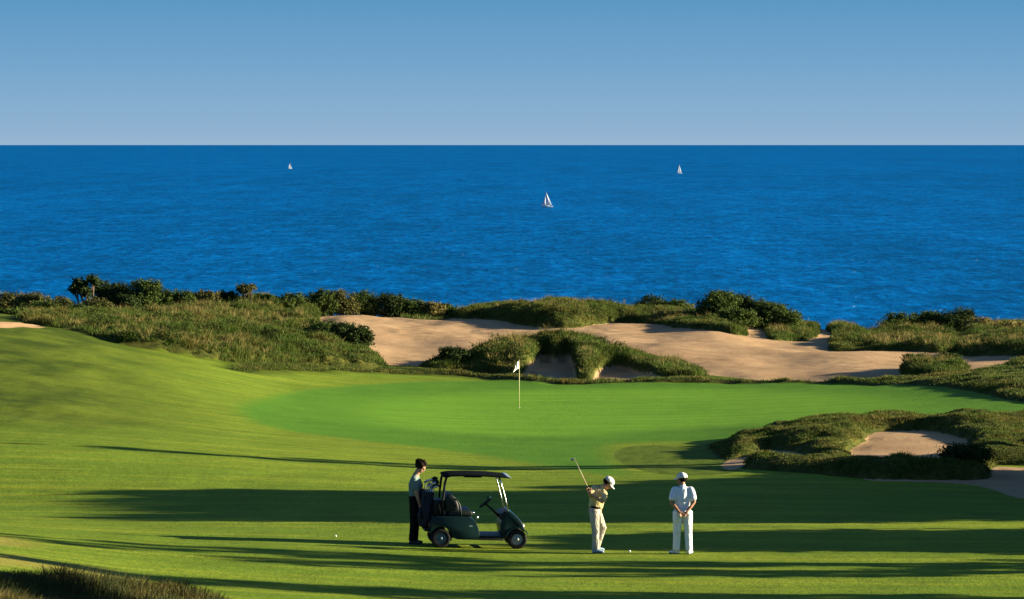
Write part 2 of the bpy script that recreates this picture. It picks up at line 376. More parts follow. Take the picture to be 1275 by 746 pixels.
sa = s.mix(s.math('MULTIPLY', s.rng(s.noise(s.geo((9, 5, 9)), 1.0, 5, .75), .5, .8), .5), sa, (.25, .155, .09))
c = s.mix(mask('sand', -.03, .06, .22), c, sa)
hb = s.math('ADD', s.math('MULTIPLY', s.noise(s.geo((14, 8, 14)), 1.0, 4, .7), .03), s.math('MULTIPLY', s.noise(s.geo((1.2, .9, 1.2)), 1.0, 4, .6), .06))
wv = s.n('ShaderNodeTexWave'); wv.wave_type = 'RINGS'; wv.inputs['Scale'].default_value = .55; wv.inputs['Distortion'].default_value = 9; wv.inputs['Detail'].default_value = 3; wv.inputs['Detail Scale'].default_value = .35
s.l(s.geo((.35, .2, .35)), wv.inputs['Vector'])
hb = s.math('ADD', hb, s.math('MULTIPLY', s.math('MULTIPLY', wv.outputs[1], .060), s.rng(s.attr('sand'), .2, .6)))
MG = s.fin(c, .9, .04, s.bump(hb, .55, 1.0))
me = npmesh('ground', np.stack([Xg, Dg, Zg], -1).reshape(-1, 3), quads=quads,
            attrs=dict(semi=SEMI.ravel(), sand=S_.ravel(), rough=RMg.ravel(), green=Gg.ravel(), inner=G2g.ravel(), apron=Ag.ravel(), dry=DRg.ravel()))
tag(link('ground', me, MG), kind='structure')

# ------------------------------------------------------------------ sea
s = NT('sea water')
def wn_(sx, sy, d=3, r=.6): return s.noise(s.geo((1/sx, 1/sy, 1)), 1.0, d, r)
w1 = wn_(6, 17, 4, .62); w2 = wn_(26, 60, 4, .6); w3 = wn_(90, 620, 4, .6); w4 = wn_(700, 4200, 4, .6)
sm_ = s.math('ADD', s.math('ADD', s.math('MULTIPLY', w1, .42), s.math('MULTIPLY', w2, .30)), s.math('ADD', s.math('MULTIPLY', w3, .18), s.math('MULTIPLY', w4, .10)))
c = s.mix(s.rng(sm_, .44, .57), (.000, .070, .215), (.000, .132, .430))  # changing reflection on the ripples is mixed into the base colour
c = s.mix(s.rng(sm_, .56, .68), c, (.008, .215, .56))
cap = s.rng(s.noise(s.geo((1/3.2, 1/14, 1)), 1.0, 3, .6), .72, .76)
c = s.mix(cap, c, (.6, .7, .75))
hgt = s.math('ADD', s.math('MULTIPLY', w1, 1.3), s.math('MULTIPLY', w2, 3.0))
MS = s.fin(c, .6, .006, s.bump(hgt, .5, 1.0))
def ring_sheet(rs, na=160):
    v = []; q = []
    for r in rs:
        for i in range(na):
            a = 2*math.pi*i/na; v.append((r*math.cos(a), r*math.sin(a), 0))
    for j in range(len(rs)-1):
        for i in range(na):
            a = j*na+i; b = j*na+(i+1) % na; q.append((a, b, b+na, a+na))
    return v, q
v, q = ring_sheet([150, 400, 1000, 2500, 6000, 15000, 40000, 120000, 420000], 240)
tag(link('sea', npmesh('sea', v, quads=q), MS, smooth=False), kind='structure')

# ------------------------------------------------------------------ long grass on the dunes and banks
def grass_mat(name, dark, mid, tip, dryc, scale=.6):
    s = NT(name)
    n = s.noise(s.geo(), scale, 4, .6); n2 = s.noise(s.geo(), scale*4, 3, .6)
    c = s.mix(s.rng(n, .42, .58), mid, dryc)
    n3 = s.noise(s.geo((1, .6, 1)), scale*.7, 3, .6, dist=.6)
    c = s.mix(s.math('MULTIPLY', s.rng(n3, .52, .66), .7), c, (.19, .125, .032))
    c = s.mix(s.math('MULTIPLY', s.rng(n2, .45, .62), .8), c, dark)
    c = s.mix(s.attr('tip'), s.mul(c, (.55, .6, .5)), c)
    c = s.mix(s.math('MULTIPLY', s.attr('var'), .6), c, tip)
    tr = s.n('ShaderNodeBsdfTranslucent'); s.put(c, tr.inputs[0]); s.fin(c, .7, .15)
    mx = s.n('ShaderNodeMixShader'); mx.inputs[0].default_value = .22
    s.l(s.b.outputs[0], mx.inputs[1]); s.l(tr.outputs[0], mx.inputs[2]); s.l(mx.outputs[0], s.out.inputs[0])
    return s.m
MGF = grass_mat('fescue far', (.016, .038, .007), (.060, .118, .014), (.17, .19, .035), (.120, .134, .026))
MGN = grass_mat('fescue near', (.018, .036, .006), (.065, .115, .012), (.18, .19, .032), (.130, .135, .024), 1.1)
MGT = grass_mat('uncut grass', (.014, .022, .006), (.035, .055, .011), (.13, .14, .04), (.060, .060, .018), .9)  # darker mix, the foreground's shade is put into the blade colours
def blades(pts, h, spread, per, wid, lean=.5, seed=1):
    r = np.random.default_rng(seed); n = len(pts)
    c = np.repeat(pts, per, 0); N = len(c); hh = np.repeat(h, per)*r.uniform(.55, 1.15, N)
    a = r.uniform(0, 2*np.pi, N); rad = r.uniform(0, 1, N)**.5*spread
    c = c + np.stack([np.cos(a)*rad, np.sin(a)*rad, np.zeros(N)-.02], 1)
    ld = a + r.normal(0, .5, N); le = hh*r.uniform(.15, 1, N)*lean
    face = r.uniform(0, np.pi, N); w = wid*r.uniform(.6, 1.4, N)
    dx = np.stack([np.cos(face), np.sin(face), np.zeros(N)], 1)*w[:, None]/2
    mid = c + np.stack([np.cos(ld)*le*.35, np.sin(ld)*le*.35, hh*.6], 1)
    tip = c + np.stack([np.cos(ld)*le, np.sin(ld)*le, hh], 1)
    V = np.stack([c-dx, c+dx, mid+dx*.8, mid-dx*.8, tip], 1).reshape(-1, 3)
    b = np.arange(N)*5
    Q = np.stack([b, b+1, b+2, b+3], 1); T = np.stack([b+3, b+2, b+4], 1)
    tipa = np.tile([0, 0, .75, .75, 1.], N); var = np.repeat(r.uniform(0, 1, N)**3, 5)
    return V, T, Q, dict(tip=tipa, var=var)
def scatter(sel, dens, seed, extra=None):
    """random points over the grid cells chosen by sel(bool per vertex)"""
    r = np.random.default_rng(seed)
    m = sel[:-1,:-1] & sel[1:,1:]
    area = ((Xg[:-1,1:]-Xg[:-1,:-1])*(Dg[1:,:-1]-Dg[:-1,:-1]))
    dn = dens[:-1,:-1] if isinstance(dens, np.ndarray) else dens
    sx = (Zg[:-1,1:]-Zg[:-1,:-1])/(Xg[:-1,1:]-Xg[:-1,:-1]); sy = (Zg[1:,:-1]-Zg[:-1,:-1])/(Dg[1:,:-1]-Dg[:-1,:-1])
    area = area*np.minimum(np.sqrt(1+sx*sx+sy*sy)**1.5, 9)
    cnt = r.poisson(np.where(m, np.clip(area*dn, 0, 50), 0))
    jj, ii = np.nonzero(cnt); rep = cnt[jj, ii]; jj = np.repeat(jj, rep); ii = np.repeat(ii, rep)
    u = r.uniform(0, 1, len(jj)); v = r.uniform(0, 1, len(jj))
    def bl(A): return A[jj,ii]*(1-u)*(1-v)+A[jj,ii+1]*u*(1-v)+A[jj+1,ii]*(1-u)*v+A[jj+1,ii+1]*u*v
    return np.stack([bl(Xg), bl(Dg), bl(Zg)], 1), jj, ii
inview = (PXg > -50) & (PXg < 1325)
for i, p in enumerate(PADS):
    sel = (Tg == i+1) & inview & (Rg > .0)
    if i == 10: sel = (Tg == i+1) & (PXg > -40) & (PXg < 400) & (Dg > 48)
    pts, jj, ii = scatter(sel, p['dens']*(1.7 if i < 9 else 1.3), 100+i)
    if not len(pts): continue
    h = p['tuft']*(.34+1.6*(vnoise(pts[:,0]/.8, pts[:,1]/1.1, 5)*vnoise(pts[:,0]/2.3, pts[:,1]/2.8, 8))**1.0*rng.uniform(.6, 1.2, len(pts)))
    far = i < 9
    wid = .023 if far else (.016 if i == 9 else .012)
    V, T, Q, at = blades(pts, h, .19 if far else .11, 9 if far else 8, wid, .9, i)
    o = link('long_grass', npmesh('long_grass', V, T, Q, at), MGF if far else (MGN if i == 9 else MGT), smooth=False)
    tag(o, kind='stuff')
    o['label'] = ['long olive grass covering the left dune ridge', 'long grass over the back dune behind the sand', 'grass clump left of the notch in the sand',
      'low grass bank at the back of the right sand', 'dark grass bank at the far right edge of the sand', 'grass along the cliff edge at right',
      'long grass on the dune island with two dark pockets', 'grass on the small hummock in front of the right sand', 'rough grass strip between green and sand',
      'rough grass around the near bunkers on the right', 'uncut foreground grass at the bottom left'][i]
    o['category'] = 'long grass'
sel = (RMg > -.12) & (Rg < .1) & inview & (Dg < 214) & (S_ < -.05) & (PXg < 520) & (Dg > 168)
pts, jj, ii = scatter(sel, 60.0, 78)
if len(pts):
    V, T, Q, at = blades(pts, rng.uniform(.08, .24, len(pts)), .15, 8, .022, .9, 57)
    o = link('long_grass', npmesh('long_grass', V, T, Q, at), MGF, smooth=False); tag(o, 'short fringe of rough grass at the foot of the left dune', 'long grass', kind='stuff')
# scrub clumps and golden seed heads breaking up the dune grass
def leaf_mat(name, a, b, c3):
    s = NT(name)
    n = s.noise(s.coord(), 1.1, 3, .6)
    c = s.mix(s.rng(n, .35, .65), a, b)
    c = s.mix(s.math('MULTIPLY', s.attr('var'), .7), c, c3)
    tr = s.n('ShaderNodeBsdfTranslucent'); s.put(c, tr.inputs[0]); s.fin(c, .8, .05)
    mx = s.n('ShaderNodeMixShader'); mx.inputs[0].default_value = .2
    s.l(s.b.outputs[0], mx.inputs[1]); s.l(tr.outputs[0], mx.inputs[2]); s.l(mx.outputs[0], s.out.inputs[0]); return s.m
def rnd_unit(r, n):
    v = r.normal(0, 1, (n, 3)); return v/np.linalg.norm(v, axis=1)[:, None]
def crown_mesh(name, lobes, nleaf, size, seed, up=.35):
    """lobes: list of (centre, radii). leaf-sized faces gathered in clumps through the lobes' outer volume"""
    r = np.random.default_rng(seed); V = []; var = []
    vol = np.array([rx*ry*rz for _, (rx, ry, rz) in lobes])**(2/3); cnt = (nleaf*vol/vol.sum()).astype(int)+1
    for (c, rad), n in zip(lobes, cnt):
        c = np.array(c); rad = np.array(rad)
        ncl = max(3, n//22); d = rnd_unit(r, ncl); rr = r.uniform(.45, 1.05, ncl)
        cl = c + d*rad*rr[:, None]; k = r.integers(0, ncl, n)
        sp = (.16*rad.mean()+.05)
        p = cl[k] + np.clip(r.normal(0, 1, (n, 3)), -1.5, 1.5)*sp*r.uniform(.3, 1.1, (n, 1))
        nrm = (p-c)/rad; nrm /= np.linalg.norm(nrm, axis=1)[:, None]+1e-6
        nrm = nrm*.6 + rnd_unit(r, n)*.8 + np.array([0, 0, up]); nrm /= np.linalg.norm(nrm, axis=1)[:, None]
        t = np.cross(nrm, rnd_unit(r, n)); t /= np.linalg.norm(t, axis=1)[:, None]+1e-6; b = np.cross(nrm, t)
        sz = size*r.uniform(.5, 1.3, (n, 1))
        V.append(np.stack([p-t*sz*.5, p+b*sz*.32, p+t*sz*.6, p-b*sz*.32], 1)); var.append(np.repeat(r.uniform(0, 1, n)**2.5, 4))
    V = np.concatenate(V).reshape(-1, 3); q = np.arange(len(V)).reshape(-1, 4)
    return npmesh(name, V, quads=q, attrs=dict(var=np.concatenate(var)))
far = (Tg >= 1) & (Tg <= 8) & inview & (Rg > .15)
pts, jj, ii = scatter(far & (vnoise(Xg/4, Dg/5, 71) > .42), .22, 501)
rs_ = np.random.default_rng(9)
lob = []
for q in pts:
    w_ = rs_.uniform(.18, .55); h_ = w_*rs_.uniform(.45, .8)
    lob.append((tuple(q+np.array([0, 0, h_*.5])), (w_, w_, h_)))
if lob:
    o = link('dune_scrub', crown_mesh('dune_scrub', lob, 230*len(lob), .085, 12), leaf_mat('leaves scrub', (.020, .040, .010), (.045, .070, .014), (.10, .11, .025)), smooth=False)
    tag(o, 'small dark leafy clumps scattered through the dune grass', 'scrub', kind='stuff')
pts, jj, ii = scatter(far & (vnoise(Xg/3, Dg/4, 73) > .5), 3.0, 502)
V, T, Q, at = blades(pts, rs_.uniform(.28, .50, len(pts)), .10, 12, .018, .7, 56)
o = link('seed_heads', npmesh('seed_heads', V, T, Q, at), grass_mat('golden grass', (.08, .07, .02), (.20, .16, .04), (.38, .32, .12), (.27, .21, .07)), smooth=False)
tag(o, 'golden seed heads standing above the dune grass', 'dry grass', kind='stuff')
# scrubby ground cover past the dunes
sel = (Rg > .5) & (Tg == 0) & inview & (Dg > 205) & (Dg < 246)
pts, jj, ii = scatter(sel, 9.0, 77)
V, T, Q, at = blades(pts, rng.uniform(.12, .3, len(pts)), .2, 7, .035, .9, 55)
o = link('ground_cover', npmesh('ground_cover', V, T, Q, at), MGF, smooth=False); tag(o, 'low scrub and dry grass along the cliff top', 'ground cover', kind='stuff')

# ------------------------------------------------------------------ shrubs and trees
ML = {'green': leaf_mat('leaves green', (.030, .060, .014), (.060, .095, .020), (.12, .14, .035)),
      'olive': leaf_mat('leaves olive', (.050, .062, .018), (.095, .095, .028), (.16, .14, .05)),
      'dark': leaf_mat('leaves dark', (.018, .034, .012), (.034, .058, .016), (.07, .09, .022)),
      'dry': leaf_mat('leaves dry', (.11, .10, .03), (.19, .16, .05), (.28, .24, .08))}
MBARK = simple('bark', (.16, .12, .085), .9, .1, var=.35, scale=5, bump=.5, bscale=20)
def tube_bm(bm, pts, rad, n=8, cap=True):
    rings = []
    for i, p in enumerate(pts):
        p = Vector(p); t = (Vector(pts[min(i+1, len(pts)-1)])-Vector(pts[max(i-1, 0)])).normalized()
        s_ = t.cross(Vector((0, 0, 1))); s_ = s_.normalized() if s_.length > .05 else Vector((1, 0, 0)); u = s_.cross(t).normalized()
        r = rad[i] if hasattr(rad, '__len__') else rad
        rings.append([bm.verts.new(p+(s_*math.cos(2*math.pi*k/n)+u*math.sin(2*math.pi*k/n))*r) for k in range(n)])
    for a, b in zip(rings, rings[1:]):
        for k in range(n): bm.faces.new((a[k], a[(k+1) % n], b[(k+1) % n], b[k]))
    if cap: bm.faces.new(rings[0]); bm.faces.new(rings[-1][::-1])
def bm_obj(name, bm, mat, parent=None, smooth=True):
    bmesh.ops.recalc_face_normals(bm, faces=bm.faces)
    me = bpy.data.meshes.new(name); bm.to_mesh(me); bm.free(); return link(name, me, mat, parent, smooth)
def wood(name, lobes, base_r, seed, parent, stems=3, h0=0.0):
    r = random.Random(seed); bm = bmesh.new()
    for k in range(min(stems, len(lobes))):
        c, rad = lobes[k]; c = Vector(c)
        b = Vector((c.x*.25+r.uniform(-.1, .1), c.y*.2, -.15)); m = b.lerp(c, .55)+Vector((r.uniform(-.12, .12), r.uniform(-.1, .1), 0))
        tube_bm(bm, [b, b.lerp(m, .5)+Vector((.03, .02, 0)), m, c+Vector((0, 0, rad[2]*.3))], [base_r, base_r*.8, base_r*.6, base_r*.25], 7)
        for j in range(4):
            a = r.uniform(0, 6.28); e = c+Vector((math.cos(a)*rad[0]*.7, math.sin(a)*rad[1]*.7, rad[2]*r.uniform(-.2, .6)))
            tube_bm(bm, [m, m.lerp(e, .55)+Vector((0, 0, .04)), e], [base_r*.42, base_r*.28, base_r*.1], 5)
    return bm_obj('trunk', bm, MBARK, parent)
def shrub(px, top, wpx, D, kind, label, seed, name='shrub', cat='shrub', group='shrubs along the cliff top', low=None, flat=False, leaf=.125, dens=1.0, trunk=True):
    p = atD(px, D); sc = F/D; x0 = p.x
    ztop = CAMZ-(top-PY0)/sc; h = max(ztop-p.z, .35); w = wpx*1.5/sc
    root = empty(name, p); tag(root, label, cat, group)
    r = random.Random(seed); lobes = []
    if flat:
        for k in range(4): lobes.append(((w*r.uniform(-.3, .3), r.uniform(-.4, .4), h*.80+r.uniform(-.05, .08)), (w*.26, w*.26, h*.16)))
    else:
        nl = 7 if w > 1.2 else 4
        lobes.append(((0, 0, h*.50), (w*.38, w*.36, h*.44))); lobes.append(((0, 0, h*.22), (w*.46, w*.40, h*.24)))
        for k in range(nl):
            a = 6.28*k/nl + r.uniform(-.4, .4); q = r.uniform(.5, 1.0)
            rz = h*r.uniform(.20, .30); zc = h*r.uniform(.26, .80)
            zc = min(zc, h-rz*.95)
            sh = 1-.45*max(0, zc/h-.4)
            lobes.append(((math.cos(a)*w*.34*q*sh, math.sin(a)*w*.30*q*sh, zc), (w*r.uniform(.16, .24), w*.2, rz)))
        lobes.append(((w*r.uniform(-.15, .15), 0, h*.82), (w*.22, w*.22, h*.20)))
    area = w*h
    n = int(min(16000, max(1200, 1900*area*dens)))
    me = crown_mesh('foliage', lobes, n, leaf, seed); link('foliage', me, ML[kind], root, False)
    if trunk: wood('trunk', lobes[:5], .05*min(h, 2.5)**.5+.01, seed, root, 3)
    return root
SH = [
 (8, 364, 46, 206, 'olive', 'brownish olive shrub at the far left edge above the path'),
 (40, 366, 40, 203, 'olive', 'rounded olive shrub next to the left edge scrub, above the path end'),
 (14, 384, 34, 193, 'green', 'low dark green shrub at the far left just above the pale path'),
 (54, 376, 34, 196, 'green', 'green shrub with pale foliage right of the path end'),
 (78, 371, 30, 208, 'olive', 'yellowish brown shrub between path end and the windswept tree'),
 (97, 378, 26, 205, 'dark', 'small dark shrub below the windswept tree'),
 (138, 350, 44, 222, 'dark', 'tall dark shrub directly right of the windswept tree'),
 (122, 372, 34, 212, 'olive', 'low olive shrub in front of the tall dark shrub'),
 (177, 348, 38, 221, 'green', 'tall round topped shrub with sunlit crown, left part of the ridge'),
 (158, 366, 30, 217, 'dark', 'dark shrub in the gap between two tall shrubs at left'),
 (206, 361, 34, 222, 'green', 'medium green shrub right of the tall sunlit one'),
 (230, 362, 26, 222, 'green', 'narrow green shrub, second right of the tall sunlit one'),
 (254, 363, 32, 223, 'olive', 'wide olive green shrub midway to the small flat tree'),
 (281, 363, 26, 224, 'dark', 'dark low shrub just left of the small flat topped tree'),
 (330, 367, 26, 226, 'green', 'small green shrub just right of the flat topped tree'),
 (358, 366, 38, 227, 'green', 'low wide green shrub behind the dune left of the sand'),
 (396, 360, 34, 233, 'green', 'tallest green shrub behind the left end of the sand'),
 (425, 362, 34, 234, 'olive', 'bushy olive shrub behind the left end of the sand'),
 (455, 363, 34, 235, 'green', 'green shrub behind the left sand, third from its left end'),
 (488, 367, 38, 235, 'dark', 'dense dark shrub on the sand skyline, fourth from its left end'),
 (516, 372, 28, 235, 'green', 'small green shrub right of the dense dark one behind the sand'),
 (538, 377, 26, 235, 'dry', 'pale low shrub right of the row behind the left sand'),
 (558, 378, 22, 236, 'green', 'tiny dark shrub at the left foot of the back dune'),
 (813, 368, 38, 240, 'dark', 'dark shrub poking above the back dune against the sea'),
 (845, 374, 32, 239, 'green', 'lower shrub just left of the big clump on the back dune'),
 (894, 363, 46, 229, 'green', 'largest shrub of the right clump, at its left side'),
 (926, 366, 40, 230, 'dark', 'dark shrub in the middle of the big right clump'),
 (915, 385, 44, 224, 'green', 'front low shrub at the foot of the big right clump'),
 (955, 373, 38, 229, 'green', 'green shrub on the right half of the big clump'),
 (978, 384, 34, 227, 'green', 'sloping shrub at the right end of the big clump'),
 (1120, 390, 36, 232, 'green', 'left shrub of the row on the right cliff edge'),
 (1155, 388, 36, 233, 'green', 'middle shrub of the row on the right cliff edge'),
 (1190, 384, 42, 232, 'dark', 'tallest dark shrub of the row on the right cliff edge'),
 (1226, 396, 38, 230, 'dry', 'yellowish dry bush right of the cliff edge row'),
 (1256, 401, 34, 229, 'dry', 'low dry bush at the far right edge of the cliff'),
]
for k, a in enumerate(SH): shrub(*a, seed=300+k)
# windswept tree with two heads, and the small flat topped tree
p = atD(112, 220); root = empty('windswept_tree', p); tag(root, 'windswept dark tree with two separate heads above the left scrub', 'tree')
hh = CAMZ-(343-PY0)*220/F-p.z
lob = [((-.6, 0, hh*.78), (.5, .45, .35)), ((.2, .1, hh*.88), (.42, .4, .28)), ((-.25, 0, hh*.62), (.45, .4, .3)), ((-.95, 0, hh*.66), (.3, .3, .2))]
link('crown', crown_mesh('crown', lob, 2600, .16, 5), ML['dark'], root, False); wood('trunk', lob, .09, 9, root, 4)
p = atD(306, 224); root = empty('flat_topped_tree', p); tag(root, 'small flat topped tree with bare stems on the left skyline', 'tree')
hh = CAMZ-(355-PY0)*224/F-p.z
lob = [((-.2, 0, hh*.86), (.42, .4, .18)), ((.25, .1, hh*.88), (.36, .4, .16)), ((0, -.1, hh*.80), (.5, .4, .16))]
link('crown', crown_mesh('crown', lob, 1500, .14, 6), ML['olive'], root, False); wood('trunk', lob, .06, 10, root, 3)
# dense shrubs standing on the dunes
shrub(436, 404, 42, 197, 'dark', 'dense rounded shrub on the right end of the left dune beside the sand', 801, group='shrubs on the dunes', leaf=.13, dens=2.2)
shrub(405, 402, 50, 199, 'green', 'low green shrub left of the rounded one on the left dune', 802, group='shrubs on the dunes', leaf=.13, dens=1.6)
shrub(565, 434, 34, 188, 'dark', 'dark shrub on the left end of the dune island', 803, group='shrubs on the dunes', leaf=.13, dens=1.8)
shrub(1181, 446, 26, 183, 'dark', 'dark shrub on the small hummock in front of the right sand', 804, group='shrubs on the dunes', leaf=.12, dens=2)
shrub(1139, 449, 26, 183, 'green', 'green shrub at the left end of the small hummock', 805, group='shrubs on the dunes', leaf=.12, dens=2)
shrub(1203, 556, 56, 107.5, 'dark', 'black looking shrub between the near bunker and the right sand', 806, group='shrubs on the dunes', leaf=.07, dens=7, trunk=True)

# trees standing right of the fairway; their long shadows cross the grass
def side_tree(x, y, h, cr, label, kind='green', trunk_h=.25, seed=1, lobes=None, leaf=.30, n=9000):
    p = Vector((x, y, gz(x, y))); root = empty('fairway_tree', p); tag(root, label, 'tree', 'trees right of the fairway')
    r = random.Random(seed); lob = lobes
    if lob is None:
        lob = [((0, 0, h*(trunk_h+(1-trunk_h)*.5)), (cr*.8, cr*.9, h*(1-trunk_h)*.45))]
        for k in range(9):
            a = 6.28*k/9; zc = h*(trunk_h + (1-trunk_h)*r.uniform(.15, .8)); lob.append(((math.cos(a)*cr*.6, math.sin(a)*cr*.6, zc), (cr*.4, cr*.4, h*.13)))
    link('crown', crown_mesh('crown', lob, n, leaf, seed), ML[kind], root, False)
    bm = bmesh.new(); tube_bm(bm, [(0, 0, -.3), (.1, .05, h*.3), (.0, 0, h*.6), (.1, 0, h*.9)], [.28, .22, .15, .04], 10)
    for k in range(7):
        a = r.uniform(0, 6.28); z0 = h*r.uniform(.25, .6); tube_bm(bm, [(0.05, 0, z0), (math.cos(a)*cr*.4, math.sin(a)*cr*.4, z0+h*.12), (math.cos(a)*cr*.8, math.sin(a)*cr*.8, z0+h*.2)], [.12, .08, .03], 6)
    bm_obj('trunk', bm, MBARK, root); return root
TE = math.tan(R(SUN_EL)); AZ = math.tan(R(SUN_AZ))
def caster(tip_px, D, Xc, wid, label, seed, flatlobes=None, leaf=.32, n=14000, kind='green', zlo=.0, slim=False):
    """a tree whose top throws its shadow to the given place on the ground"""
    tx = (tip_px-W/2)*D/F; tz = gz(tx, D); yb = D+(Xc-tx)*AZ; h = tz+(Xc-tx)*TE-gz(Xc, yb)
    r = random.Random(seed); lob = []
    m = 9 if not slim else 7
    for k in range(m):
        t = (k+.5)/m; z = h*(zlo+(1-zlo)*t); ww = wid/2*((1-t)**.10 if not slim else (.5+.5*math.sin(math.pi*t)))
        for e in range(3 if not slim else 2):
            lob.append(((r.uniform(-.7, .7)*ww, r.uniform(-.55, .55)*ww, min(z, h-h*.06)), (ww*.6+.3, ww*.62+.12, h*.09*(1 if not slim else .7))))
    return side_tree(Xc, yb, h, wid/2, label, kind, .1, seed, lob, leaf, n)
caster(170, 98.2, 25, 3.6, 'tall dense cypress like tree off the right of the fairway, second row', 1, n=24000)
caster(160, 89.8, 26, 4.2, 'tall dense tree off the right of the fairway, nearer twin', 2, n=16000, zlo=.52)
caster(240, 94.6, 24, 11.5, 'broad dense tree between the two tall ones', 3, n=60000, zlo=.33)
caster(640, 98.5, 22.5, 6, 'lower broad tree behind the tall pair', 4, n=20000, zlo=.42)
caster(760, 101.5, 22.0, 5, 'low broad tree one step further back', 17, n=15000, zlo=.45)
caster(890, 104, 21.5, 4.2, 'low rounded tree beside the near bunkers', 5, n=13000, zlo=.45)
caster(1080, 107, 21, 3.4, 'small rounded tree close behind the near bunkers', 15, n=12000)
caster(1150, 103.8, 20.5, 5.5, 'low spreading tree closest to the lower bunker sand', 19, n=14000)
caster(700, 81.9, 23, 2.2, 'dense tree nearest the golfers on the right', 6, n=16000)
caster(800, 83.1, 22, 5.6, 'dense round tree next to the one nearest the golfers', 18, n=18000)
caster(920, 83.6, 20, 7.0, 'lower dense tree beside the one nearest the golfers', 7, n=30000)
caster(-260, 77.0, 27, 2.6, 'tall airy tree at the near right of the fairway', 8, n=1700, slim=True, zlo=.25)
caster(300, 75.9, 24, 2.6, 'slender airy tree at the near right', 9, n=1700, slim=True, zlo=.2)
caster(-300, 70.5, 26, 2.0, 'tall thin tree closest to the camera on the right', 10, n=2400, slim=True, zlo=.3)
caster(350, 71.0, 25, 1.4, 'thin young tree closest to the camera on the right', 11, n=1400, slim=True, zlo=.3)
caster(-100, 65.5, 25, 1.8, 'thin tree outside the lower right of the view', 12, n=2000, slim=True, zlo=.3)
caster(-300, 59.3, 20, 6.5, 'broad tree standing outside the lower edge of the view', 16, n=26000)
caster(10, 111, 24, 1.6, 'slim tall pine behind the near bunkers', 13, n=1300, slim=True, zlo=.45)
caster(330, 112.5, 25, 1.2, 'slim leaning pine behind the near bunkers', 14, n=1000, slim=True, zlo=.5)


# ------------------------------------------------------------------ shape helpers for the objects
def chain(bm, pts, rad, side=(0, 1, 0), n=14, capr=.6):
    """elliptical limb: rad = list of (a along side, b across) per point, rounded ends"""
    pts = [Vector(p) for p in pts]; side = Vector(side)
    rad = [(r, r) if not isinstance(r, tuple) else r for r in rad]
    t0 = (pts[0]-pts[1]).normalized(); t1 = (pts[-1]-pts[-2]).normalized()
    P = [pts[0]+t0*min(rad[0])*capr, pts[0]+t0*min(rad[0])*capr*.7]+pts+[pts[-1]+t1*min(rad[-1])*capr*.7, pts[-1]+t1*min(rad[-1])*capr]
    Rr = [(rad[0][0]*.3, rad[0][1]*.3), (rad[0][0]*.75, rad[0][1]*.75)]+rad+[(rad[-1][0]*.75, rad[-1][1]*.75), (rad[-1][0]*.3, rad[-1][1]*.3)]
    rings = []
    for i, p in enumerate(P):
        t = (P[min(i+1, len(P)-1)]-P[max(i-1, 0)]).normalized()
        sv = side-t*side.dot(t)
        if sv.length < .05: sv = Vector((1, 0, 0))-t*t.x
        sv.normalize(); u = t.cross(sv).normalized(); a, b = Rr[i]
        rings.append([bm.verts.new(p+sv*math.cos(2*math.pi*k/n)*a+u*math.sin(2*math.pi*k/n)*b) for k in range(n)])
    for a, b in zip(rings, rings[1:]):
        for k in range(n): bm.faces.new((a[k], a[(k+1) % n], b[(k+1) % n], b[k]))
    bm.faces.new(rings[0][::-1]); bm.faces.new(rings[-1])
def ball(bm, c, r, seg=16):
    m = Matrix.Translation(Vector(c)) @ Matrix.Diagonal((*(r if hasattr(r, '__len__') else (r, r, r)), 1))
    bmesh.ops.create_uvsphere(bm, u_segments=seg, v_segments=seg//2+2, radius=1, matrix=m)
def voxel(name, bm, mat, parent, size=.009, smooth=4):
    bmesh.ops.recalc_face_normals(bm, faces=bm.faces)
    me = bpy.data.meshes.new(name+'_src'); bm.to_mesh(me); bm.free()
    o = bpy.data.objects.new(name, me); COL.objects.link(o)
    m = o.modifiers.new('r', 'REMESH'); m.mode = 'VOXEL'; m.voxel_size = size
    m2 = o.modifiers.new('s', 'SMOOTH'); m2.iterations = smooth; m2.factor = .5
    dg = bpy.context.evaluated_depsgraph_get(); me2 = bpy.data.meshes.new_from_object(o.evaluated_get(dg)); me2.name = name
    o.modifiers.clear(); o.data = me2; bpy.data.meshes.remove(me); me2.materials.clear(); me2.materials.append(mat)
    me2.polygons.foreach_set('use_smooth', [True]*len(me2.polygons)); o.parent = parent; return o
def prism(bm, poly, y0, y1):
    """polygon in the x-z plane extruded from y0 to y1"""
    a = [bm.verts.new((x, y0, z)) for x, z in poly]; b = [bm.verts.new((x, y1, z)) for x, z in poly]; n = len(poly)
    bm.faces.new(a); bm.faces.new(b[::-1])
    for i in range(n): bm.faces.new((a[i], b[i], b[(i+1) % n], a[(i+1) % n]))
def bev(o, w=.012, seg=3):
    m = o.modifiers.new('bevel', 'BEVEL'); m.width = w; m.segments = seg; m.limit_method = 'ANGLE'; m.angle_limit = R(40); return o
def box(bm, c, s_):
    bmesh.ops.create_cube(bm, size=1, matrix=Matrix.Translation(Vector(c)) @ Matrix.Diagonal((*s_, 1)))
def lathe(bm, prof, c, axis='y', n=32, caps=True):
    """prof: (radius, offset along axis)"""
    rings = []
    for r, o in prof:
        ring = []
        for k in range(n):
            a = 2*math.pi*k/n; p = (r*math.cos(a), o, r*math.sin(a)) if axis == 'y' else (r*math.cos(a), r*math.sin(a), o)
            ring.append(bm.verts.new(Vector(c)+Vector(p)))
        rings.append(ring)
    for a, b in zip(rings, rings[1:]):
        for k in range(n): bm.faces.new((a[k], a[(k+1) % n], b[(k+1) % n], b[k]))
    if caps: bm.faces.new(rings[0]); bm.faces.new(rings[-1])

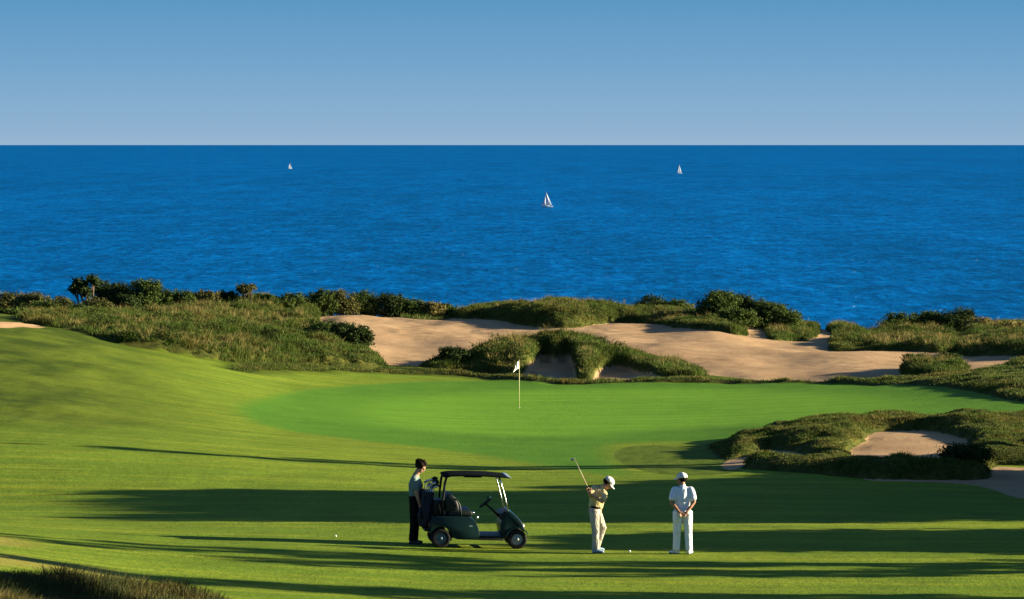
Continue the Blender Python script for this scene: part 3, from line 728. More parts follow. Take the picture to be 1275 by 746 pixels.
# ------------------------------------------------------------------ people
def cloth(name, col, var=.12):
    s = NT(name); co = s.coord((1, 1, .55)); n = s.noise(co, 7, 3, .5, dist=1.2)
    c = s.mix(s.rng(s.noise(co, 5, 4), .3, .7), tuple(x*(1-var) for x in col), tuple(min(1, x*(1+var)) for x in col))
    return s.fin(c, .88, .08, s.bump(n, 1.0, .09))
SKIN = simple('skin', (.42, .23, .15), .55, .3, var=.08, scale=9)
SKIND = simple('skin tanned', (.30, .155, .095), .55, .3, var=.08, scale=9)
HAIR = simple('dark hair', (.014, .008, .005), .8, .08, var=.4, scale=30, bump=.8, bscale=60)
WHITE = cloth('white cotton', (.76, .80, .88), .04); KHAKI = cloth('stone trousers', (.46, .42, .34)); YEL = cloth('pale yellow shirt', (.58, .49, .24))
BLKT = cloth('dark trousers', (.010, .009, .010)); TEAL = cloth('teal shirt', (.16, .225, .205)); CAPM = cloth('white cap cloth', (.62, .62, .60), .05)
SHW = simple('white leather', (.6, .64, .68), .5, .4); SHB = simple('blue white leather', (.30, .40, .50), .5, .4); SHK = simple('black leather', (.015, .014, .014), .4, .5)
STR = cloth('pale shirt panel', (.62, .62, .58)); GLV = simple('white glove', (.7, .7, .7), .6, .3); SOLE = simple('shoe sole', (.08, .08, .08), .8, .2)
EYE = simple('dark eye', (.02, .015, .012), .3, .5)
def hand(bm, wrist, d, nrm, curl=.5, thumb_side=1):
    """palm, four unequal fingers bent towards nrm, and a thumb from the palm's side"""
    w = Vector(wrist); d = Vector(d).normalized(); nrm = Vector(nrm); nrm = (nrm-d*nrm.dot(d)).normalized(); s_ = d.cross(nrm).normalized()
    chain(bm, [w-d*.02, w+d*.035, w+d*.085], [(.027, .021), (.038, .017), (.040, .015)], s_)
    for i, (o, L) in enumerate(((-.030, .070), (-.010, .080), (.011, .076), (.030, .060))):
        p = w+d*.085+s_*o; dd = d.copy(); pts = [p-d*.012]
        for q, f in enumerate((.45, .32, .23)):
            dd = (dd+nrm*curl*(.6 if q == 0 else .9)).normalized(); p = p+dd*L*f; pts.append(p.copy())
        chain(bm, pts, [.0092, .0088, .0082, .0072], s_, 8)
    t = w+d*.025-s_*thumb_side*.030
    t1 = t+(d*.6-s_*thumb_side*.75+nrm*.3).normalized()*.040; t2 = t1+(d*.9-s_*thumb_side*.25+nrm*.4).normalized()*.032
    chain(bm, [t, t1, t2], [.013, .0105, .009], nrm, 8)
def head(bm, c, f, up=(0, 0, 1)):
    """head centred at c, facing f; with jaw, nose, brow, ears"""
    c = Vector(c); f = Vector(f).normalized(); up = Vector(up); up = (up-f*up.dot(f)).normalized(); s_ = up.cross(f).normalized()
    M = Matrix((f, s_, up)).transposed().to_4x4() @ Matrix.Scale(1.1, 4); M.translation = c
    def B(p, r):
        bmesh.ops.create_uvsphere(bm, u_segments=18, v_segments=12, radius=1, matrix=M @ Matrix.Translation(Vector(p)) @ Matrix.Diagonal((*r, 1)))
    B((-.01, 0, .03), (.098, .077, .088)); B((.022, 0, -.03), (.070, .062, .080)); B((.045, 0, -.080), (.036, .038, .030))
    B((.092, 0, -.012), (.022, .013, .026)); B((.078, 0, .022), (.018, .045, .012)); B((.085, 0, -.052), (.014, .024, .008))
    for q in (-1, 1): B((0, q*.076, -.005), (.018, .010, .031))
    return M
def eyes(M, parent):
    for q in (-1, 1):
        b = bmesh.new(); bmesh.ops.create_uvsphere(b, u_segments=10, v_segments=8, radius=.010, matrix=M @ Matrix.Translation(Vector((.083, q*.030, .004)))); bm_obj('eye', b, EYE, parent)
def cap(M, mat, parent):
    b = bmesh.new()
    bmesh.ops.create_uvsphere(b, u_segments=28, v_segments=16, radius=1, matrix=M @ Matrix.Translation(Vector((-.012, 0, .050))) @ Matrix.Diagonal((.112, .090, .088, 1)))
    inv = M.inverted()
    bmesh.ops.delete(b, geom=[v for v in b.verts if (inv @ v.co).z < .028], context='VERTS')
    o = bm_obj('cap', b, mat, parent); m = o.modifiers.new('t', 'SOLIDIFY'); m.thickness = .005
    b = bmesh.new(); rows = []
    for i in range(5):
        t = i/4; row = []
        for k in range(11):
            a = (k/10-.5)*math.pi*.92; r0 = Vector((math.cos(a)*.098-.012, math.sin(a)*.088, .034)); r1 = Vector((math.cos(a)*.112+.055, math.sin(a)*.080, .016-.018*abs(math.sin(a))))
            row.append(b.verts.new(M @ r0.lerp(r1, t)))
        rows.append(row)
    for a_, b_ in zip(rows, rows[1:]):
        for k in range(10): b.faces.new((a_[k], a_[k+1], b_[k+1], b_[k]))
    br = bm_obj('brim', b, mat, o); m = br.modifiers.new('t', 'SOLIDIFY'); m.thickness = .006
def shoe(ank, d, mat, parent):
    a = Vector(ank); d = Vector(d); d.z = 0; d.normalize(); s_ = Vector((-d.y, d.x, 0)); z0 = a.z-.085
    b = bmesh.new(); g = lambda f, z: a+d*f+Vector((0, 0, z-a.z+z0))
    chain(b, [g(-.055, .045), g(.02, .048), g(.09, .042), g(.165, .032)], [(.036, .042), (.043, .046), (.047, .038), (.040, .027)], s_)
    chain(b, [g(-.01, .06), g(0, .105)], [(.042, .05), (.040, .045)], s_)
    o = voxel('shoe', b, mat, parent, .008, 3)
    b = bmesh.new(); chain(b, [g(-.06, .010), g(.02, .010), g(.09, .010), g(.17, .010)], [(.036, .010), (.038, .010), (.046, .010), (.036, .010)], s_, 16, .9); bm_obj('sole', b, SOLE, o)
def person(loc, rz, label, J, col, extra=None):
    root = empty('person', loc, rz); tag(root, label, 'person')
    V = Vector; hipL, hipR, kL, kR, aL, aR = [V(J[k]) for k in ('hipL', 'hipR', 'kneeL', 'kneeR', 'ankL', 'ankR')]
    sL, sR, eL, eR, wL, wR = [V(J[k]) for k in ('shL', 'shR', 'elL', 'elR', 'wrL', 'wrR')]
    pel = (hipL+hipR)/2; ch = V(J['chest']); nk = V(J['neck']); hd = V(J['head']); hs = (hipL-hipR).normalized(); ss = (sL-sR).normalized(); ms = (hs+ss).normalized()
    waist = pel.lerp(ch, .42)+V(J.get('belly', (0, 0, 0)))
    # body, one continuous surface
    b = bmesh.new()
    chain(b, [pel-V((0, 0, .02)), waist, ch, nk-(nk-ch)*.25], [(.155, .105), (.135, .095), (.160, .105), (.11, .075)], ms)
    for sh, el, wr in ((sL, eL, wL), (sR, eR, wR)):
        chain(b, [sh.lerp(el, .12), sh.lerp(el, .5), el, el.lerp(wr, .4), wr], [.050, .048, .040, .040, .028], (ch-sh))
        chain(b, [nk.lerp(ch, .45), sh.lerp(ch, .15)-V((0, 0, .03))], [.040, .042], (0, 0, 1)); chain(b, [sh.lerp(ch, .15)-V((0, 0, .03)), sh.lerp(el, .2)], [.045, .048], (0, 0, 1))
    for h, k_, a in ((hipL, kL, aL), (hipR, kR, aR)):
        chain(b, [h, h.lerp(k_, .5), k_, k_.lerp(a, .35), a, a-V((0, 0, .03))], [.088, .076, .055, .056, .038, .036], hs)
    chain(b, [nk-(hd-nk)*.35, nk.lerp(hd, .7)], [.064, .060], ss)
    M = head(b, hd, J['face'], J.get('up', (0, 0, 1)))
    for (w, d, n, c, t) in (J['handL'], J['handR']): hand(b, w, d, n, c, t)
    body = voxel('body', b, col['skin'], root, .0075, 2); eyes(M, root)
    # trousers
    b = bmesh.new()
    chain(b, [pel-V((0, 0, .06)), pel+V((0, 0, .03)), pel.lerp(waist, .55)], [(.165, .118), (.175, .128), (.158, .118)], hs, 20, .2)
    for h, k_, a in ((hipL, kL, aL), (hipR, kR, aR)):
        chain(b, [h, h.lerp(k_, .5), k_, k_.lerp(a, .5), a+V((0, 0, .0))], [(a_*J.get('baggy', 1), b_*J.get('baggy', 1)) for a_, b_ in [(.100, .112), (.090, .098), (.074, .082), (.070, .076), (.068, .082)]], hs, 16, .15)
    voxel('trousers', b, col['trousers'], root, .010, 4)
    b = bmesh.new(); bp = pel.lerp(waist, .62); up = (waist-pel).normalized()
    chain(b, [bp-up*.018, bp+up*.018], [(.166, .126), (.165, .125)], hs, 24, .05); bm_obj('belt', b, col['belt'], root)
    # shirt with short sleeves
    b = bmesh.new()
    chain(b, [pel.lerp(waist, .55), waist, ch.lerp(waist, .4), ch, ch.lerp(nk, .55), nk-(nk-ch)*.12], [(a_*J.get('slim', .96), b_) for a_, b_ in [(.165, .122), (.168, .124), (.178, .128), (.186, .125), (.150, .095), (.075, .065)]], ms, 22, .2)
    for sh, el in ((sL, eL), (sR, eR)):
        q = sh.lerp(ch, .10)-V((0, 0, .012)); chain(b, [q, sh.lerp(el, .35), sh.lerp(el, .74)], [.068, .067, .071], (ch-sh), 16, .75)
        chain(b, [nk.lerp(ch, .30), nk.lerp(ch, .30).lerp(q, .55)-V((0, 0, .012)), q], [.062, .062, .065], (0, 0, 1), 14, .3)
    sh_o = voxel('shirt', b, col['shirt'], root, .010, 4)
    b = bmesh.new(); u = (hd-nk).normalized(); chain(b, [nk-u*.045, nk+u*.005], [(.070, .068), (.064, .062)], ss, 18, .05); bm_obj('collar', b, col['shirt'], sh_o)
    shoe(aL, J['toeL'], col['shoe'], root); shoe(aR, J['toeR'], col['shoe'], root)
    if col.get('cap'): cap(M, col['cap'], root)
    b = bmesh.new()
    bmesh.ops.create_uvsphere(b, u_segments=24, v_segments=16, radius=1, matrix=M @ Matrix.Translation(Vector((-.022, 0, .040 if not col.get('cap') else .015))) @ Matrix.Diagonal((.104, .088, .07, 1) if col.get('cap') else (.118, .102, .108, 1)))
    if not col.get('cap'):
        r = random.Random(4)
        for k in range(26):
            a = r.uniform(0, 6.28); e = r.uniform(-.1, 1.4); bmesh.ops.create_uvsphere(b, u_segments=8, v_segments=6, radius=.034, matrix=M @ Matrix.Translation(Vector((-.022+.108*math.cos(e)*math.cos(a)*(1 if math.cos(a) < .3 else .85), .092*math.cos(e)*math.sin(a), .045+.09*math.sin(e)))))
    inv = M.inverted()
    bmesh.ops.delete(b, geom=[v for v in b.verts if (inv @ v.co).x > .045 and (inv @ v.co).z < .075 or (inv @ v.co).z < -.055], context='VERTS')
    bm_obj('hair', b, col.get('hair', HAIR), root)
    return root, M

# white clothed man seen from behind, hands clasped behind his back, head turned left
c = place(850, 690)
person(c, 0, 'man in white shirt and trousers seen from behind with hands clasped behind his back', dict(
    hipL=(-.10, 0, .90), hipR=(.10, 0, .90), kneeL=(-.118, .02, .50), kneeR=(.118, .02, .50), ankL=(-.135, 0, .085), ankR=(.135, 0, .085),
    chest=(0, .01, 1.24), neck=(-.005, .02, 1.455), head=(-.02, .04, 1.575), shL=(-.190, .01, 1.395), shR=(.190, .01, 1.395), slim=.92, baggy=1.13,
    elL=(-.238, -.07, 1.10), elR=(.238, -.07, 1.10), wrL=(-.075, -.19, .90), wrR=(.075, -.175, .90), face=(-.85, .5, -.05),
    toeL=(-.75, .6, 0), toeR=(.35, .9, 0), handL=((-.065, -.195, .895), (.85, .05, -.35), (0, 1, 0), .45, 1), handR=((.065, -.18, .885), (-.85, -.12, -.30), (0, -1, .1), .45, 1)),
    dict(skin=SKIND, trousers=WHITE, shirt=WHITE, belt=WHITE, shoe=SHW, cap=CAPM))

# golfer in his backswing, facing the ball on the right
c = place(743, 687.5)
gl, GM = person(c, 0, 'golfer in yellow shirt and stone trousers swinging a club back over his shoulder', dict(
    hipL=(-.02, .10, .87), hipR=(-.06, -.10, .88), kneeL=(.13, .12, .50), kneeR=(-.03, -.17, .48), ankL=(-.01, .17, .085), ankR=(-.03, -.22, .085),
    chest=(.02, -.01, 1.20), neck=(.14, -.01, 1.385), head=(.24, -.01, 1.455), shL=(.17, -.15, 1.28), shR=(-.04, .05, 1.39),
    elL=(.11, -.34, 1.09), elR=(-.15, -.16, 1.21), wrL=(-.115, -.36, 1.255), wrR=(-.125, -.33, 1.30), face=(.72, .05, -.72), up=(.72, 0, .72),
    toeL=(1, .15, 0), toeR=(1, -.1, 0), handL=((-.12, -.36, 1.26), (-.75, .0, .5), (.2, .6, .6), .9, 1), handR=((-.13, -.33, 1.30), (-.6, -.2, .65), (.3, -.7, -.3), .9, -1)),
    dict(skin=SKIN, trousers=KHAKI, shirt=YEL, belt=BLKT, shoe=SHB, cap=CAPM))
# his club, gripped in both hands
STEEL = simple('club steel', (.55, .55, .56), .3, .6, metal=1.0, var=.05); GRIP = simple('rubber grip', (.02, .02, .02), .8, .2); SHAFTM = simple('pale shaft', (.55, .42, .30), .4, .5)
DARKM = simple('dark club head', (.05, .05, .055), .35, .6); PLAS = simple('black plastic', (.007, .009, .009), .5, .3)
def club(root, g0, hd, kind='wood', mat=SHAFTM):
    g0 = Vector(g0); hd = Vector(hd); d = (hd-g0).normalized()
    b = bmesh.new(); tube_bm(b, [g0, g0+d*.26], [.013, .011], 10); bm_obj('grip', b, GRIP, root)
    b = bmesh.new(); tube_bm(b, [g0+d*.26, hd], [.008, .006], 8); bm_obj('shaft', b, mat, root)
    b = bmesh.new()
    s_ = d.cross(Vector((0, 1, 0))).normalized()
    if kind == 'wood': chain(b, [hd-s_*.01, hd+s_*.05, hd+s_*.10], [(.024, .028), (.036, .030), (.026, .022)], d)
    else: chain(b, [hd, hd+s_*.03, hd+s_*.08], [(.014, .010), (.024, .009), (.030, .008)], d)
    bm_obj('club_head', b, DARKM if kind == 'wood' else STEEL, root)
o = empty('golf_club', c); tag(o, 'golf club raised behind the golfer pointing up to the left', 'golf club')
club(o, (-.10, -.36, 1.20), (-.48, -.42, 2.02), 'iron', SHAFTM)

# dark haired man bowed over the golf bags behind the cart
c = place(517, 677.5)
person(c, R(-6), 'dark haired man in teal shirt and black trousers looking down behind the golf cart', dict(
    hipL=(-.01, .09, .93), hipR=(-.01, -.09, .93), kneeL=(.01, .10, .50), kneeR=(-.02, -.10, .50), ankL=(-.03, .10, .085), ankR=(-.05, -.10, .085),
    chest=(-.02, 0, 1.29), neck=(.03, 0, 1.51), head=(.115, 0, 1.655), shL=(.0, .205, 1.44), shR=(.0, -.205, 1.44),
    elL=(.10, .25, 1.16), elR=(.055, -.255, 1.14), wrL=(.28, .20, 1.05), wrR=(.13, -.235, .88), face=(.80, 0, -.60), up=(.6, 0, .8),
    toeL=(1, .1, 0), toeR=(1, -.15, 0), handL=((.28, .20, 1.05), (.9, -.1, -.1), (0, -.2, -1), .5, 1), handR=((.13, -.235, .88), (.25, 0, -1), (.1, 1, 0), .4, -1)),
    dict(skin=SKIN, trousers=BLKT, shirt=TEAL, belt=BLKT, shoe=SHK, hair=HAIR))

# ------------------------------------------------------------------ golf cart (local: x forward, -y towards the camera, z up; origin under the rear axle)
BODY = simple('dark green cart paint', (.004, .021, .022), .38, .22, var=.2, scale=2); COWL = simple('cowl highlight blue', (.012, .05, .09), .25, .6, var=.1)
TYRE = simple('tyre rubber', (.014, .014, .014), .85, .2, var=.3, bump=.4, bscale=30); RIMB = simple('rim paint blue grey', (.05, .095, .115), .35, .6); RIMW = simple('rim highlight pale', (.22, .25, .27), .3, .6)  # front rims coloured paler to carry a bright highlight
VINYL = simple('dark vinyl seat', (.008, .013, .012), .5, .3); CHROME = simple('bright metal', (.75, .77, .8), .18, .8, metal=1.0, var=.03)
LENS = simple('lamp lens', (.7, .72, .75), .1, .8); REDL = simple('red lamp lens', (.35, .02, .015), .2, .6); ROOFM = simple('roof moulding', (.005, .007, .008), .95, .02)
yaw = R(6); base = place(546, 679.5); fx = base + Vector((math.cos(yaw)*1.70, math.sin(yaw)*1.70, 0)); dz = gz(fx.x, fx.y)-base.z
cart = empty('golf_cart', base, yaw); cart.rotation_euler = (0, -math.atan2(dz, 1.70), yaw)
cart.scale = (.965,)*3
tag(cart, 'dark green golf cart with black roof parked between the two groups of men', 'golf cart')
def part(name, fn, mat, parent=None, b=.0, smooth=False):
    bm = bmesh.new(); fn(bm); o = bm_obj(name, bm, mat, parent or cart, smooth)
    if b: bev(o, b); o.data.polygons.foreach_set('use_smooth', [True]*len(o.data.polygons))
    return o
rr = .215
for (x, y, mat) in ((0, -.47, RIMB), (0, .47, RIMB), (1.70, -.45, RIMW), (1.70, .45, RIMW)):
    sg = 1 if y > 0 else -1
    w = empty('wheel', (x, y, rr)); w.parent = cart
    t = part('tyre', lambda bm: lathe(bm, [(.120, -.085), (.185, -.095), (.205, -.088), (rr, -.06), (rr+.002, 0), (rr, .06), (.205, .088), (.185, .095), (.120, .085), (.118, .04), (.118, -.04), (.120, -.085)], (0, 0, 0), caps=False), TYRE, w, smooth=True)
    part('rim', lambda bm: [lathe(bm, [(.122, .05*sg), (.122, .078*sg), (.112, .084*sg), (.095, .066*sg), (.04, .062*sg), (.035, .088*sg), (.015, .092*sg)], (0, 0, 0)),
                            lathe(bm, [(.118, .058*sg), (.100, .070*sg), (.060, .060*sg), (.045, .072*sg), (.01, .078*sg)], (0, 0, 0))], mat, w, smooth=True)
def arc(cx, cz, r, a0, a1, n=9): return [(cx+r*math.cos(R(a0+(a1-a0)*i/(n-1))), cz+r*math.sin(R(a0+(a1-a0)*i/(n-1)))) for i in range(n)]
# rear body with wheel arch; panel sides stand over the wheels
rear = [(-.25, .36), (-.26, .52), (-.22, .66), (-.10, .70), (.30, .71), (.62, .69), (.75, .62), (.83, .46), (.86, .28), (.80, .22), (.30, .22)] + arc(0, rr, .258, 12, 160) + [(-.245, .32)]
part('rear_body', lambda bm: prism(bm, rear, -.56, .56), BODY, b=.035)
part('floor', lambda bm: prism(bm, [(.80, .235), (.80, .285), (1.36, .285), (1.46, .34), (1.50, .34), (1.50, .29), (1.38, .225)], -.52, .52), PLAS, b=.01)
for y in (-.56, .51): part('side_trim', lambda bm: prism(bm, [(.34, .20), (.34, .235), (1.40, .225), (1.40, .19)], y, y+.05), PLAS, b=.008)
front = [(1.36, .30), (1.32, .50), (1.36, .66), (1.44, .80), (1.51, .835), (1.60, .77), (1.72, .66), (1.80, .56), (1.845, .47), (1.845, .40)] + arc(1.70, rr, .262, 52, 158)
part('front_cowl', lambda bm: prism(bm, front, -.50, .50), BODY, b=.045)
hood = [(1.46, .838), (1.52, .852), (1.61, .786), (1.73, .676), (1.84, .54), (1.83, .52), (1.72, .65), (1.60, .76), (1.51, .826)]
part('hood', lambda bm: prism(bm, hood, -.46, .46), COWL, b=.012)  # blue colour paints the highlight along the sloping cowl
part('bumper', lambda bm: prism(bm, [(1.80, .40), (1.82, .46), (1.88, .45), (1.88, .39)], -.34, .34), PLAS, b=.02)
for y in (-.36, .36): part('headlight', lambda bm: ball(bm, (1.835, y, .505), (.035, .075, .04)), LENS, smooth=True)
for y in (-.46, .46): part('tail_light', lambda bm: box(bm, (-.262, y, .52), (.02, .07, .10)), REDL, b=.006)
for y0, y1 in ((-.56, -.44), (.44, .56)): part('fender', lambda bm: prism(bm, arc(1.70, rr, .275, 25, 165)+arc(1.70, rr, .250, 165, 25), y0, y1), BODY, b=.01)
part('seat', lambda bm: prism(bm, [(.16, .71), (.15, .79), (.22, .83), (.62, .845), (.69, .81), (.70, .74), (.66, .70)], -.50, .50), VINYL, b=.03)
part('backrest', lambda bm: prism(bm, [(.10, .78), (.08, 1.10), (.12, 1.17), (.22, 1.18), (.31, 1.12), (.38, .96), (.40, .82)], -.50, .50), VINYL, b=.04)
part('cool_box', lambda bm: prism(bm, [(-.16, .70), (-.17, .98), (-.14, 1.03), (.04, 1.04), (.07, .98), (.07, .70)], -.36, .36), PLAS, b=.025)
for y in (-.53, .53): part('armrest', lambda bm: tube_bm(bm, [(.27, y, 1.10), (.34, y, 1.06), (.40, y, .96), (.42, y, .86), (.44, y, .72)], .020, 10), VINYL, smooth=True)
part('bag_deck', lambda bm: prism(bm, [(-.36, .36), (-.36, .42), (-.24, .44), (-.24, .36)], -.48, .48), PLAS, b=.012)
part('bag_bar', lambda bm: [tube_bm(bm, [(-.02, -.50, .70), (-.05, -.50, 1.02), (-.05, .50, 1.02), (-.02, .50, .70)], .018, 10)], PLAS, smooth=True)
part('basket', lambda bm: [tube_bm(bm, [(-.20, y, .72), (-.20, y, .86), (.02, y, .86)], .008, 6) for y in [-.45+.1*k for k in range(10)]] + [tube_bm(bm, [(-.20, -.45, z), (-.20, .45, z)], .008, 6) for z in (.76, .81, .86)], PLAS, smooth=True)
roof = [(.03, 1.565), (.07, 1.595), (.20, 1.623), (.60, 1.635), (1.05, 1.627), (1.40, 1.600), (1.50, 1.585), (1.49, 1.567), (1.30, 1.577), (.9, 1.595), (.84, 1.573), (.5, 1.573), (.45, 1.593), (.20, 1.583), (.10, 1.555)]
rf = part('roof', lambda bm: prism(bm, roof, -.56, .56), ROOFM, b=.014)
part('roof_lip', lambda bm: prism(bm, [(1.42, 1.580), (1.44, 1.610), (1.53, 1.587), (1.515, 1.560)], -.53, .53), simple('roof lip sun tint', (.20, .26, .32), .3, .6), rf, b=.008)  # pale colour paints sunlight onto the front lip
for y in (-.50, .50):
    part('roof_post', lambda bm: tube_bm(bm, [(.10, y, 1.575), (.065, y, 1.45), (.045, y, 1.25), (.03, y, 1.0), (.06, y, .70)], [.026, .028, .03, .03, .028], 10), PLAS, smooth=True)
    part('roof_post', lambda bm: tube_bm(bm, [(1.27, y, 1.585), (1.33, y, 1.40), (1.43, y, 1.05), (1.49, y, .82)], .017, 10), CHROME, smooth=True)
GL = NT('windscreen glass'); GLm = GL.fin((.9, .95, .95), .03, .5, None, 0, Transmission_Weight=1.0, IOR=1.02)
part('windscreen', lambda bm: prism(bm, [(1.285, 1.555), (1.289, 1.555), (1.499, .85), (1.495, .85)], -.47, .47), GLm)
def swheel(bm):
    M = Matrix.Translation(Vector((1.0, -.22, .985))) @ Matrix.Rotation(R(-38), 4, 'Y')
    n = 28; m = 8; rings = []
    for i in range(n):
        a = 2*math.pi*i/n; rings.append([bm.verts.new(M @ Vector(((.165+.014*math.cos(t))*math.cos(a), (.165+.014*math.cos(t))*math.sin(a), .014*math.sin(t)))) for t in [2*math.pi*k/m for k in range(m)]])
    for i in range(n):
        for k in range(m): bm.faces.new((rings[i][k], rings[(i+1) % n][k], rings[(i+1) % n][(k+1) % m], rings[i][(k+1) % m]))
    for a in (0.4, 2.7, 4.7): tube_bm(bm, [M @ Vector((0, 0, -.02)), M @ Vector((.16*math.cos(a), .16*math.sin(a), 0))], .012, 6)
    ball(bm, M @ Vector((0, 0, -.01)), .04, 10)
part('steering_wheel', swheel, PLAS, smooth=True)
part('steering_column', lambda bm: tube_bm(bm, [(1.0, -.22, .97), (1.14, -.22, .86), (1.36, -.22, .66)], [.022, .026, .035], 10), PLAS, smooth=True)
part('scorecard_clip', lambda bm: box(bm, (1.045, -.22, 1.07), (.02, .12, .16)), PLAS, b=.006)
part('mirror', lambda bm: ball(bm, (1.10, -.30, 1.12), (.015, .06, .03)), CHROME, smooth=True)
part('dashboard', lambda bm: prism(bm, [(1.30, .66), (1.32, .76), (1.40, .82), (1.46, .83), (1.40, .62)], -.47, .47), PLAS, b=.015)
part('pedal', lambda bm: [box(bm, (1.36, y, .38), (.03, .07, .11)) for y in (-.30, -.18)], PLAS, b=.006)
for y in (-.53, .53): part('cup_holder', lambda bm: lathe(bm, [(.03, 0), (.032, .06), (.028, .06), (.02, .01)], (.80, y, .66), 'z', 16), CHROME, smooth=True)
part('axle', lambda bm: [tube_bm(bm, [(0, -.42, rr), (0, .42, rr)], .035, 8), tube_bm(bm, [(1.70, -.40, rr), (1.70, .40, rr)], .025, 8), box(bm, (.12, 0, .21), (.30, .5, .14)), box(bm, (.85, 0, .21), (1.5, .10, .06))], PLAS)
part('badge', lambda bm: box(bm, (.66, -.563, .50), (.07, .006, .035)), simple('pale badge', (.35, .42, .40), .3, .6))
# golf bags standing at the back of the cart
def golf_bag(x, y, label, mat, seed):
    M = Matrix.Translation(base) @ cart.rotation_euler.to_matrix().to_4x4()
    g = empty('golf_bag', M @ Vector((x, y, .42))); g.rotation_euler = (0, R(6), yaw); tag(g, label, 'golf bag', 'golf bags on the cart')
    part('bag_body', lambda bm: lathe(bm, [(.10, 0), (.125, .02), (.130, .12), (.118, .45), (.128, .68), (.135, .74), (.128, .76), (.10, .75)], (0, 0, 0), 'z', 24), mat, g, smooth=True)
    part('pocket', lambda bm: [chain(bm, [(-.11, 0, .10), (-.125, 0, .25), (-.11, 0, .40)], [(.08, .04), (.085, .05), (.07, .035)]), chain(bm, [(.02, -.115, .12), (.02, -.13, .3), (.02, -.11, .5)], [(.06, .03), (.06, .04), (.05, .03)], (1, 0, 0))], mat, g, smooth=True)
    part('strap', lambda bm: tube_bm(bm, [(-.06, -.11, .66), (-.12, -.16, .5), (-.12, -.15, .3), (-.07, -.11, .18)], .015, 8), PLAS, g, smooth=True)
    r = random.Random(seed)
    for k in range(8):
        a = 6.28*k/8; x0, y0 = .07*math.cos(a), .07*math.sin(a); h = r.uniform(.84, 1.00); lx, ly = r.uniform(.0, .10), r.uniform(-.04, .04)
        part('club_shaft', lambda bm: tube_bm(bm, [(x0, y0, .55), (x0+lx, y0+ly, h)], .006, 6), STEEL, g, smooth=True)
        big = k < 3
        part('club_head', lambda bm: chain(bm, [(x0+lx-.02, y0+ly, h), (x0+lx+.03, y0+ly, h+.03), (x0+lx+(.09 if big else .06), y0+ly, h+.025)], [(.03, .03) if big else (.014, .02), (.042, .04) if big else (.012, .028), (.03, .025) if big else (.01, .03)], (0, 1, 0)), PLAS if big else STEEL, g, smooth=True)
golf_bag(-.33, -.20, 'dark golf bag with club heads showing on the near side of the cart back', simple('navy bag fabric', (.018, .020, .035), .8, .2), 3)
golf_bag(-.33, .20, 'black golf bag on the far side of the cart back', simple('black bag fabric', (.012, .013, .014), .8, .2), 5)

# ------------------------------------------------------------------ flagstick, balls
c = place(646.5, 508); o = empty('golf_flag', c); tag(o, 'white flag hanging limp on its thin stick on the green', 'flag')
sc_ = c.y/F; hs_ = 60*sc_
part('pole', lambda bm: tube_bm(bm, [(0, 0, -.1), (0, 0, hs_)], [.015, .012], 8), simple('pale yellow pole', (.62, .58, .30), .5, .4), o, smooth=True)
part('cup', lambda bm: lathe(bm, [(.054, -.10), (.054, .004), (.050, .004)], (0, 0, 0), 'z', 20), simple('cup white', (.7, .7, .7), .5, .3), o)
b = bmesh.new(); rows = []
for i in range(8):
    t = i/7; row = []
    for k in range(7):
        u = k/6; x = -u*(.16+.04*t)-.16*max(0, t-.45)*u; z = hs_-.02-t*.34-.10*u*u-.10*u
        row.append(b.verts.new((x, x*.8+.03*math.sin(u*9+t*3), z)))
    rows.append(row)
for a_, b_ in zip(rows, rows[1:]):
    for k in range(6): b.faces.new((a_[k], a_[k+1], b_[k+1], b_[k]))
fo = bm_obj('flag_cloth', b, simple('white flag cloth', (.75, .75, .72), .8, .1), o); m = fo.modifiers.new('t', 'SOLIDIFY'); m.thickness = .004
BALL = simple('golf ball white', (.8, .8, .8), .35, .5, var=.02)
for px, py, lab in ((784, 688, 'white golf ball lying just right of the golfer feet'), (418, 669, 'white golf ball lying on the fairway left of the cart')):
    c = place(px, py); b = bmesh.new(); ball(b, (0, 0, .022), .0235, 14); o = bm_obj('golf_ball', b, BALL); o.location = c; tag(o, lab, 'golf ball', 'golf balls on the fairway')

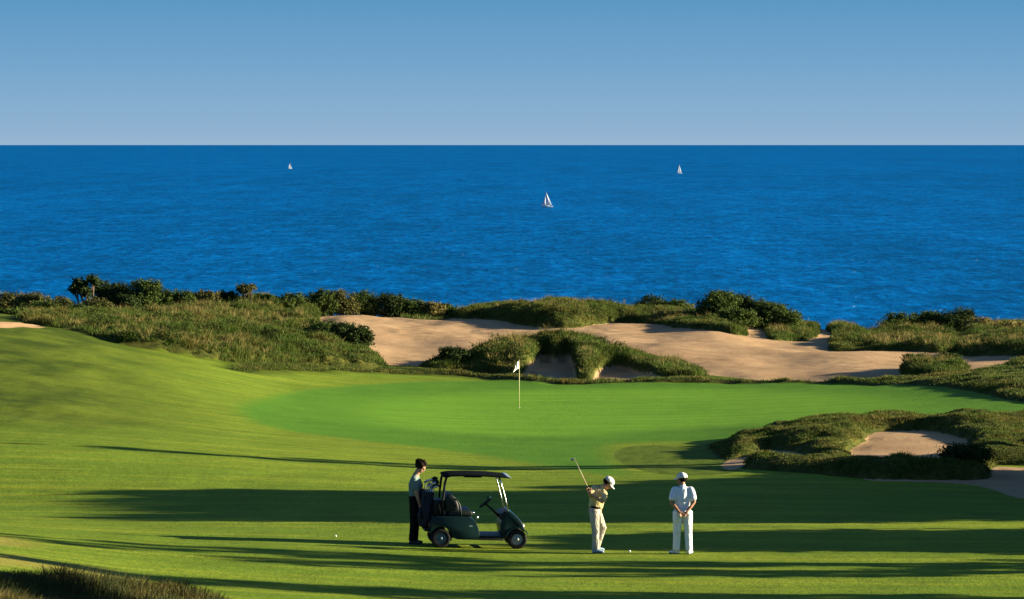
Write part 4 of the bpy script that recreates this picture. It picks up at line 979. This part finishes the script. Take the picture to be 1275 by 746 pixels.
# ------------------------------------------------------------------ sailboats
HULL = simple('white hull', (.50, .52, .54), .4, .4, var=.03); SAIL = simple('hazed sail cloth', (.40, .47, .56), .8, .1, var=.04); MAST = simple('mast metal', (.5, .5, .5), .4, .5)  # sail colour dimmed towards blue to include distance haze
def boat(px, py, L, hm, rz, label, jib=True):
    D = 60.0*F/(py-PY0); root = empty('sailboat', ((px-W/2)*D/F, D, 0), rz); tag(root, label, 'sailboat', 'sailboats on the sea')
    b = bmesh.new(); rings = []
    for i in range(11):
        t = i/10; x = (t-.5)*L; wd = L*.14*math.sin(math.pi*min(1, (1-t)*.62+.12)) if t < .98 else .02; dk = L*(.095+.03*t*t)
        rings.append([b.verts.new((x, y*wd, z)) for y, z in ((-1, dk), (-.92, dk*.4), (-.4, -.4), (.4, -.4), (.92, dk*.4), (1, dk))])
    for a_, c_ in zip(rings, rings[1:]):
        for k in range(5): b.faces.new((a_[k], a_[k+1], c_[k+1], c_[k]))
        b.faces.new((a_[5], a_[0], c_[0], c_[5]))
    b.faces.new(rings[0]); b.faces.new(rings[-1]); bm_obj('hull', b, HULL, root, False)
    b = bmesh.new(); box(b, (-.05*L, 0, L*.13), (L*.3, L*.14, L*.06)); bev(bm_obj('cabin', b, HULL, root), .1)
    b = bmesh.new(); tube_bm(b, [(.08*L, 0, 0), (.08*L, 0, hm)], [.14, .08], 8); tube_bm(b, [(.08*L, 0, L*.20), (-.38*L, .3, L*.20)], .09, 6); bm_obj('mast', b, MAST, root)
    def sail(name, A, B, C_):
        A, B, C_ = Vector(A), Vector(B), Vector(C_); b = bmesh.new(); n = 8; g = []
        for i in range(n+1):
            t = i/n; l = A.lerp(B, t); r = A.lerp(C_, t); g.append([b.verts.new(l.lerp(r, k/n)+Vector((0, L*.05*math.sin(math.pi*k/n)*math.sin(math.pi*min(1, t*1.1+.05)), 0))) for k in range(n+1)])
        for i in range(n):
            for k in range(n): b.faces.new((g[i][k], g[i][k+1], g[i+1][k+1], g[i+1][k]))
        o = bm_obj(name, b, SAIL, root); m = o.modifiers.new('t', 'SOLIDIFY'); m.thickness = .05
    sail('mainsail', (.07*L, 0, hm*.98), (.07*L, 0, L*.22), (-.38*L, .3, L*.22))
    if jib: sail('jib', (.09*L, 0, hm*.86), (.47*L, 0, L*.15), (.12*L, .5, L*.17))
boat(681, 258, 11.5, 14.6, R(180+12), 'nearest and largest white sailboat in the middle of the sea')
boat(846, 216, 11.5, 19.0, R(180+20), 'white sailboat far out on the right near the horizon')
boat(361, 210, 10.5, 15.5, R(25), 'small white sailboat far out on the left near the horizon')
